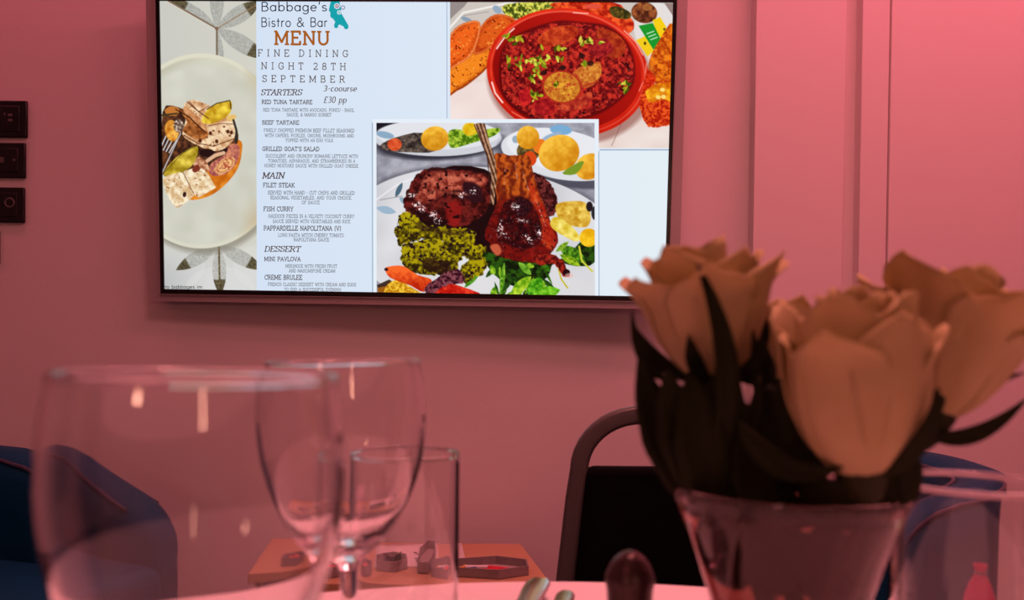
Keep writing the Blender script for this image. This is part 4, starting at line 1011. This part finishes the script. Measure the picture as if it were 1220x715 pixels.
# ---------------------------------------------------------------- round table and its cloth
TH = .74; TC = (.045, .148); TR = .5
tb = thing('round_table', (TC[0], TC[1], 0), 'round dining table under the pale cloth', 'table')
MB().lathe([(0, .708), (TR-.012, .708), (TR-.004, .714), (TR-.004, .732), (TR-.010, .7365), (0, .7365)], 96).build('table_top', M_woodedge, tb)
MB().lathe([(0, .03), (.045, .03), (.035, .10), (.032, .60), (.06, .70), (.12, .708), (0, .708)], 32).build('pedestal', M_foot, tb)
MB().lathe([(0, 0), (.27, 0), (.27, .012), (.10, .03), (.04, .045), (0, .045)], 48).build('base', M_foot, tb)
M_cloth = mat('linen_cloth', (.86, .84, .84), .8, var=.05, scale=8, bump=.25, bscale=500, sheen=.1)
cl = []; rings = 14; seg = 180
def cloth(u, v):
    a = 2*math.pi*u
    if v <= .55:
        r = TR*v/.55
        return (TC[0]+r*math.cos(a), TC[1]+r*math.sin(a), TH+.0009*math.sin(9*r*math.cos(a)*6+2)*math.sin(7*r*math.sin(a)*5)*min(1, (TR-r)/.08))
    w = (v-.55)/.45
    drop = w*.30
    fold = (.014*math.sin(13*a+.4)+.008*math.sin(29*a))*min(1, w*1.6)
    r = TR+.006*min(1, w*6)+fold+.02*w
    return (TC[0]+r*math.cos(a), TC[1]+r*math.sin(a), TH-.004*min(1, w*12)-drop)
o = MB().grid(cloth, seg, 41, True, False).build('tablecloth', M_cloth, solid=.0016)
tag(o, 'pale linen cloth covering the round table in the foreground', 'tablecloth')
# ---------------------------------------------------------------- things on the table
CZ = TH+.0018
M_glass = mat('clear_glass', (1, 1, 1), .0, trans=1.0, ior=1.52, spec=.5)
M_glass2 = mat('vase_glass', (.93, .74, .70), .02, trans=1.0, ior=1.46, spec=.5)
def wine_glass(loc, label, tilt=(0, 0)):
    t = thing('wine_glass', loc, label, 'wine glass', group='wine glasses on the cloth', rot=(tilt[0], tilt[1], 0))
    mid = [(.0044, .0795), (.0056, .0830), (.0105, .0868), (.0168, .0915), (.0236, .0987), (.0294, .1075), (.0338, .1168), (.0368, .126), (.0384, .136), (.0390, .145), (.0386, .154), (.0378, .163), (.0367, .170), (.03645, .1715), (.0363, .1728)]
    mid = [(r, z-.0065*max(0, .126-z)/.0465) for r, z in mid]
    hw = .00078; rim = (.0363, .1732)
    out = [(r+hw*1.0, z-(.0012 if r < .02 else 0)) for r, z in mid]
    inn = [(r-hw, z+(.0 if r > .03 else .001)) for r, z in reversed(mid[4:])]
    bead = [(rim[0]+.00130*math.cos(a), rim[1]+.00130*math.sin(a)) for a in [math.radians(d) for d in range(-40, 221, 20)]]
    MB().lathe([(0, .0717), (.0046, .0718)]+out[1:]+bead+inn+[(.0165, .0900), (.009, .0858), (.004, .0844), (0, .0841)], 80).build('bowl', M_glass, t, angle=89)
    MB().lathe([(0, .0065), (.0060, .0066), (.0062, .0072), (.0046, .014), (.0040, .028), (.0040, .055), (.0043, .064), (.0046, .0716), (0, .0716)], 32).build('stem', M_glass, t, angle=60)
    MB().lathe([(0, .0008), (.030, .0), (.0338, .0006), (.0342, .0016), (.030, .0026), (.018, .0040), (.009, .0055), (.0062, .0063), (0, .0063)], 64).build('foot', M_glass, t, angle=60)
    return t
wine_glass((-.0872, .2285, CZ), 'large blurred wine glass nearest the camera at the left', (0, .012))
wine_glass((-.0770, .410, CZ), 'wine glass standing behind the nearest one, beside the tumbler', (0, -.030))
def tumbler(loc, label, r=.0325, h=.118):
    w = .0009; rr = r-w
    bead = [(rr+.00105*math.cos(a), h-.001+.00105*math.sin(a)) for a in [math.radians(d) for d in range(-30, 211, 20)]]
    out = [(r, z) for z in (.008, .010, .015, .03, .06, .09, h-.012, h-.006, h-.003)]
    inn = [(r-2*w, z) for z in (h-.003, h-.006, h-.012, .09, .06, .03, .022, .0195)]
    o = MB().lathe([(0, .0), (r*.5, 0), (r*.86, 0), (r*.93, .0008), (r*.98, .003), (r, .006)]+out+bead+inn+[(r*.92, .0165), (r*.84, .0145), (r*.7, .0135), (r*.3, .013), (0, .013)], 80).build('tumbler', M_glass, loc=loc, angle=89)
    return tag(o, label, 'glass', 'straight tumblers on the cloth')
tumbler((-.0630, .500, CZ), 'straight clear tumbler right of the second wine glass')
tumbler((.2075, .377, CZ), 'straight clear tumbler at the right edge beside the vase', .0335, .1237)

VP = [(.0230, .012), (.0236, .02), (.0245, .033), (.0264, .055), (.0308, .075), (.0374, .095), (.0430, .110), (.0468, .1205)]
vbead = [(.0478+.00115*math.cos(a), .1222+.00115*math.sin(a)) for a in [math.radians(d) for d in range(-40, 201, 20)]]
vase = MB().lathe([(0, 0), (.015, 0), (.0245, 0), (.0258, .0008), (.0264, .0025), (.0264, .006)]+[(r+.0021, z) for r, z in VP[1:]]+vbead+list(reversed(VP))+[(.021, .0105), (.012, .0098), (0, .0096)], 80).build('vase', M_glass2, loc=(.1194, .360, CZ), angle=89)
tag(vase, 'flared glass vase holding the cream roses', 'vase')
M_water = mat('vase_water', (.62, .40, .32), .0, trans=1.0, ior=1.333)
def vr(z): return interp([(b_, a_) for a_, b_ in VP], z)
wz = .1165
wa = MB().lathe([(0, .0094), (.012, .0096), (.021, .0103)]+[(vr(z)+.0004, z) for z in (.012, .02, .033, .045, .055, .065, .075, .085, .095, .105, .112, wz-.0005)]+[(vr(wz)-.0005, wz), (vr(wz)*.8, wz-.0004), (vr(wz)*.4, wz-.0005), (0, wz-.0005)], 80).build('water', M_water, loc=(.1194, .360, CZ), angle=60)
tag(wa, 'water filling the flared vase around the rose stems', 'water')

M_shaker = mat('dark_polished_metal', (.07, .042, .040), .32, .6, var=.25, scale=20)
sk = thing('shaker', (.0576, .400, CZ), 'slim dark metal shaker with a rounded dome in front of the black chair', 'shaker')
MB().lathe([(0, 0), (.0118, 0), (.0120, .002), (.0108, .006), (.0104, .052), (.0108, .0566), (0, .0566)], 36).build('body', M_shaker, sk)
MB().lathe([(0, .0568), (.0106, .0568), (.0108, .062), (.0112, .0670), (.0119, .0695), (.0118, .0722), (.0108, .0752), (.0092, .0785), (.0070, .0815), (.0042, .0838), (.002, .0846), (0, .0848)], 36).build('dome_cap', M_shaker, sk)

M_steel = mat('polished_steel', (.62, .60, .60), .16, 1.0, var=.12, scale=60)
M_steel2 = mat('worn_steel', (.60, .54, .42), .25, 1.0, var=.5, scale=160, col2=(.22, .18, .12))
def handle_mesh(L, w0, w1, th, arch, rise):
    """cutlery handle along +Y: end at y = L, neck at y = 0"""
    def fn(u, v):
        a = 2*math.pi*u; y = L*v
        w = interp([(0, w0*.5), (.15, w0*.45), (.5, lerp(w0, w1, .45)*.5+.0006), (.88, w1*.5), (.955, w1*.49), (.985, w1*.42), (1, w1*.30)], v)
        t = th*interp([(0, 1), (.9, .9), (1, .45)], v)
        return (w*math.copysign(abs(math.cos(a))**.8, math.cos(a)), y, arch*math.sin(math.pi*v)*.5+rise*v**2+t*.5*math.sin(a)+th*.5)
    m = MB().grid(fn, 16, 26, True, False)
    m.f.append(tuple(reversed(range(16)))); m.f.append(tuple(range(25*16, 26*16)))
    return m
fk = thing('fork', (-.0165, .420, CZ), 'plain steel fork with its wide rounded handle pointing at the chair', 'fork', math.radians(-11.5))
handle_mesh(.195, .006, .0185, .0034, .004, .010).build('handle', M_steel, fk)
fr = MB().grid(lambda u, v: (.0105*(u-.5)*2*interp([(0, 1), (.7, 1), (1, .32)], v), -.062+.062*v, .004+.006*math.sin(math.pi*v)), 7, 10)
fr.v = [v for v in fr.v]
for i in range(4):
    x = -.0090+.006*i
    MB().sweep([(x, -.030, .0085), (x, -.048, .0065), (x, -.066, .0025)], rrect(.0032, .0018, .0006)).build('tine', M_steel, fk)
MB().grid(lambda u, v: (.0107*(u-.5)*2*interp([(0, 1), (.5, .95), (1, .28)], v), -.031+.036*v, .0088+.001*math.sin(math.pi*v)-.004*v), 7, 9).build('fork_root', M_steel, fk, solid=.0018)
kn = thing('knife', (.010, .415, CZ), 'patterned dull steel knife lying right of the fork', 'knife', math.radians(-9.5))
handle_mesh(.188, .008, .0140, .0042, .001, .0035).build('handle', M_steel2, kn)
bl = MB().prism([(-.006, .002), (.006, .002), (.0075, -.02), (.0085, -.07), (.004, -.098), (-.003, -.104), (-.006, -.08)], .0012, .0030)
bl.build('blade', M_steel, kn)

M_foil = mat('magenta_foil', (.42, .004, .09), .4, 0, var=.3, scale=180, bump=.4, bscale=260, spec=.2)
pk = thing('foil_pouch', (.308, .545, CZ-.0005), 'small shiny magenta pouch with a tied neck behind the right tumbler', 'pouch')
MB().lathe([(0, 0), (.009, 0), (.0112, .006), (.0118, .014), (.0105, .022), (.0075, .030), (.0042, .036), (.0032, .038), (0, .038)], 28).build('bag', M_foil, pk)
MB().grid(lambda u, v: ((.0032+.0012*v+.0008*math.sin(14*math.pi*u)*v)*math.cos(2*math.pi*u), (.0032+.0012*v+.0008*math.sin(14*math.pi*u)*v)*math.sin(2*math.pi*u), .0375+.0055*v), 36, 5, True).build('gathered_neck', M_foil, pk, solid=.0004)
MB().grid(lambda u, v: ((.0036+.0007*math.cos(2*math.pi*v))*math.cos(2*math.pi*u), (.0036+.0007*math.cos(2*math.pi*v))*math.sin(2*math.pi*u), .0378+.0007*math.sin(2*math.pi*v)), 20, 8, True, True).build('tie', M_pipe, pk)

# ---------------------------------------------------------------- roses
def petal_mat():
    m = bpy.data.materials.new('cream_petal'); m.use_nodes = True
    nt = m.node_tree; b = nt.nodes['Principled BSDF']; out = nt.nodes['Material Output']
    tc = nt.nodes.new('ShaderNodeTexCoord'); n = nt.nodes.new('ShaderNodeTexNoise'); n.inputs['Scale'].default_value = 60; n.inputs['Detail'].default_value = 3
    nt.links.new(tc.outputs['Object'], n.inputs['Vector'])
    r = nt.nodes.new('ShaderNodeMix'); r.data_type = 'RGBA'
    r.inputs['A'].default_value = (.60, .50, .21, 1); r.inputs['B'].default_value = (.74, .65, .36, 1)
    nt.links.new(n.outputs['Fac'], r.inputs['Factor']); nt.links.new(r.outputs['Result'], b.inputs['Base Color'])
    b.inputs['Roughness'].default_value = .55; b.inputs['Specular IOR Level'].default_value = .25
    t = nt.nodes.new('ShaderNodeBsdfTranslucent'); nt.links.new(r.outputs['Result'], t.inputs['Color'])
    mx = nt.nodes.new('ShaderNodeMixShader'); mx.inputs[0].default_value = .30
    nt.links.new(b.outputs[0], mx.inputs[1]); nt.links.new(t.outputs[0], mx.inputs[2]); nt.links.new(mx.outputs[0], out.inputs['Surface'])
    return m
M_petal = petal_mat()
M_leaf = mat('dark_rose_leaf', (.016, .022, .004), .6, var=.5, scale=50, bump=.2, bscale=140, spec=.15)
M_stem = mat('rose_stem', (.030, .036, .010), .6, spec=.2, var=.3, scale=60)
def petal(rose, R, h, half, phase, flare, lean, seed, funnel=0.):
    rg = random.Random(seed); k1, k2, k3 = rg.uniform(0, 6), rg.uniform(0, 6), rg.uniform(.7, 1.3)
    def fn(u, v):
        s = u*2-1
        wid = half*(.55+.45*math.sin(min(v*1.25, 1)*math.pi/2))*(1 if v < .72 else math.sqrt(max(0, 1-((v-.72)/.30)**2.4)))
        a = phase+s*wid+.05*math.sin(5*v+k1)
        prof = lerp(interp([(0, .16), (.10, .48), (.25, .78), (.45, .96), (.62, 1.0), (.8, .93), (1, .86)], v), interp([(0, .14), (.10, .36), (.25, .60), (.45, .80), (.62, .92), (.8, .99), (1, 1.0)], v), funnel)
        r = R*prof+lean*v*R
        c = max(0, v-.62)/.38
        r += flare*R*(c**1.7)*(.55+.45*math.cos(s*1.4))
        r += R*.07*math.sin(4*s+k2)*v*k3+R*.05*math.sin(9*s+k1)*max(0, v-.5)
        z = h*(v-.06*s*s*v)-flare*h*.18*c**2.2+h*.05*min(1, max(0, flare-.1)*3)*math.exp(-(s*4)**2)*max(0, v-.7)/.3+h*.012*math.sin(5*s+k2)*max(0, v-.4)
        return (r*math.cos(a), r*math.sin(a), z)
    return MB().grid(fn, 13, 15).build('petal', M_petal, rose, solid=.0006, angle=80)
def leaf_strip(rose, A, B, width, bend, name='leaf', fold=.25, nv=14, m=None, serr=.0):
    """leaf from A to B (rose-local), bend = sideways/upward bow vector"""
    A = Vector(A); B = Vector(B); t = (B-A).normalized(); bend = Vector(bend)
    side = t.cross(Vector((0, 1, 0))); side = side.normalized() if side.length > .1 else Vector((1, 0, 0))
    nrm = side.cross(t).normalized()
    def fn(u, v):
        s = u*2-1
        w = width*.5*math.sin(math.pi*min(1, v**.8*.97+.015))**.8
        w *= 1+serr*math.sin(v*60)
        p = A.lerp(B, v)+bend*(4*v*(1-v))+side*(s*w)+nrm*(-abs(s)*w*fold)
        return tuple(p)
    return MB().grid(fn, 5, nv).build(name, m or M_leaf, rose, solid=.0006, angle=80)
def rose(base, top, R, label, seed, foot, openness=1.0):
    """base/top: bottom and tip of the flower head, foot: end of the stem in the vase (world)"""
    base = Vector(base); top = Vector(top); foot = Vector(foot)
    root = thing('rose', tuple(foot), label, 'rose', group='cream roses in the vase')
    rg = random.Random(seed)
    head = base-foot; ax = (top-base); h = ax.length; q = ax.normalized().to_track_quat('Z', 'Y')
    fl = []
    fl.append((.42, 1.00, 2.6, 0, .02, -.10, 0)); fl.append((.50, .97, 1.9, 2.1, .04, -.06, 1)); fl.append((.58, .98, 1.7, 4.2, .06, -.05, 2))
    for i in range(5): fl.append((.74+.02*i, .95+rg.uniform(-.05, .07), .98, i*1.33+.5, (.18+rg.uniform(0, .14))*openness, -.02, 3+i))
    for i in range(6): fl.append((.98+rg.uniform(-.05, .07), .86+rg.uniform(-.10, .13), .80, i*1.05+rg.uniform(-.25, .25), (.36+rg.uniform(-.16, .22))*openness, .02, 8+i))
    for (r, hh, half, ph, flare, lean, k) in fl:
        o = petal(root, R*r, h*hh, half, ph+seed, flare, lean, seed*31+k, {1: .75, 2: .2, 3: .8, 4: .5}[seed])
        o.location = head; o.rotation_mode = 'QUATERNION'; o.rotation_quaternion = q
    o = MB().lathe([(0, -.012), (.004, -.0115), (.0075, -.006), (.0095, .001), (.0105, .006), (.006, .010), (0, .011)], 18).build('calyx', M_stem, root)
    o.location = head; o.rotation_mode = 'QUATERNION'; o.rotation_quaternion = q
    hb = head-ax.normalized()*.010
    mid = Vector((head.x*.45, head.y*.45, head.z*.6))
    pts = []
    for i in range(13):
        t = i/12; pts.append(tuple((1-t)**2*Vector((0, 0, 0))+2*t*(1-t)*mid+t*t*hb))
    MB().tube(pts, .0028, 10).build('stem', M_stem, root)
    for i in range(5):
        a = i*1.257+seed*.7
        if (seed == 2 and math.sin(a) < -.35) or (seed == 3 and math.sin(a) < .1): continue
        d = Vector((math.cos(a), math.sin(a), 0)); d.rotate(q)
        A = head+d*R*.30+ax*.02; B = head+d*R*(.95+rg.uniform(0, .3))+ax*(rg.uniform(.28, .52))
        leaf_strip(root, A, B, .0075, d*R*.22, 'sepal', .1)
    root['_h'] = 0
    del root['_h']
    return root
VB = (.1194, .360, CZ+.016)
def V3(x, y, z): return (x, y, z)
r1 = rose((.090, .372, .9075), (.0825, .372, .9720), .0265, 'cream rose at the left of the bouquet, overlapping the screen', 1, (VB[0]+.010, VB[1]+.006, VB[2]), 1.25)
r2 = rose((.1350, .322, .8735), (.1280, .318, .9480), .0262, 'large cream rose at the front centre of the bouquet', 2, (VB[0]-.008, VB[1]-.008, VB[2]), .7)
r3 = rose((.1800, .362, .8930), (.2020, .362, .9590), .0270, 'cream rose leaning to the right above the tumbler', 3, (VB[0]-.012, VB[1]+.004, VB[2]), 1.3)
r4 = rose((.1320, .420, .9040), (.1345, .425, .9480), .0230, 'small cream rose half hidden between the left and centre ones', 4, (VB[0]+.004, VB[1]-.012, VB[2]), .8)
def wl(r, A, B, width, bend=(0, 0, 0), **k):
    f = Vector(r.location); return leaf_strip(r, Vector(A)-f, Vector(B)-f, width, bend, **k)
def px(x, y, Y):   # table-plane helper: right and up offsets at depth Y in front of the lens
    return ((x-610)/1000*Y+(.010*(y-427)/1000*Y*-1), Y, .925-(y-409.5)/1000*Y)
# leaves and long sepals standing among the stems
for (r, a, b_, w, bd) in (
    (r1, (845, 600, .365), (762, 418, .358), .016, (-.006, -.004, -.004)),
    (r1, (840, 600, .372), (775, 445, .362), .020, (-.003, -.004, -.003)),
    (r1, (850, 600, .350), (795, 440, .345), .020, (-.004, -.004, .002)),
    (r1, (850, 570, .345), (828, 312, .340), .010, (.008, -.006, 0)),
    (r1, (852, 600, .349), (822, 440, .345), .022, (-.002, -.006, 0)),
    (r1, (868, 600, .352), (858, 400, .348), .016, (.001, -.006, 0)),
    (r1, (880, 600, .350), (868, 460, .350), .024, (.002, -.004, 0)),
    (r1, (870, 560, .350), (905, 445, .346), .008, (.002, -.004, 0)),
    (r4, (905, 590, .362), (908, 395, .372), .009, (.002, 0, 0)),
    (r4, (900, 600, .345), (890, 480, .345), .022, (.002, 0, 0)),
    (r4, (915, 600, .350), (918, 455, .360), .022, (0, 0, 0)),
    (r4, (935, 600, .365), (940, 440, .375), .022, (0, 0, 0)),
    (r4, (920, 560, .358), (960, 470, .365), .010, (0, 0, 0)),
    (r4, (890, 600, .385), (875, 470, .390), .040, (0, 0, 0)),
    (r4, (940, 600, .395), (935, 470, .400), .040, (0, 0, 0)),
    (r2, (880, 500, .335), (1010, 552, .312), .010, (-.002, -.002, -.009)),
    (r2, (955, 585, .335), (1030, 575, .318), .020, (0, -.004, -.004)),
    (r2, (985, 600, .335), (1075, 560, .322), .022, (0, -.003, -.006)),
    (r2, (1030, 600, .330), (1092, 525, .318), .016, (.005, 0, -.003)),
    (r3, (1085, 510, .350), (1120, 440, .348), .010, (.003, 0, 0)),
    (r3, (1085, 500, .352), (1105, 450, .350), .009, (.003, 0, 0)),
    (r3, (1100, 475, .352), (1222, 438, .350), .0045, (0, 0, .0)),
    (r3, (1105, 514, .352), (1226, 468, .350), .0075, (0, 0, -.007)),
    (r1, (800, 455, .362), (752, 368, .360), .005, (-.004, 0, -.004)),
    (r1, (905, 480, .35), (897, 390, .35), .005, (0, 0, 0)),
):
    wl(r, px(*a), px(*b_), w, bd, serr=.05 if w > .014 else 0)
# lower leaves showing through the vase
for (r, a, b_, w) in ((r2, (960, 712, .36), (1055, 590, .365), .010), (r1, (900, 690, .36), (870, 600, .37), .026), (r3, (1000, 690, .372), (1030, 610, .375), .022), (r4, (930, 690, .35), (935, 600, .36), .028), (r4, (960, 660, .385), (905, 600, .39), .03), (r4, (970, 700, .345), (985, 600, .34), .022), (r2, (940, 700, .34), (900, 600, .335), .022), (r3, (1005, 680, .35), (1040, 600, .345), .02), (r3, (985, 690, .38), (1000, 600, .385), .03), (r1, (880, 650, .35), (850, 600, .345), .014), (r2, (1020, 640, .335), (1050, 600, .33), .012)):
    wl(r, px(*a), px(*b_), w)
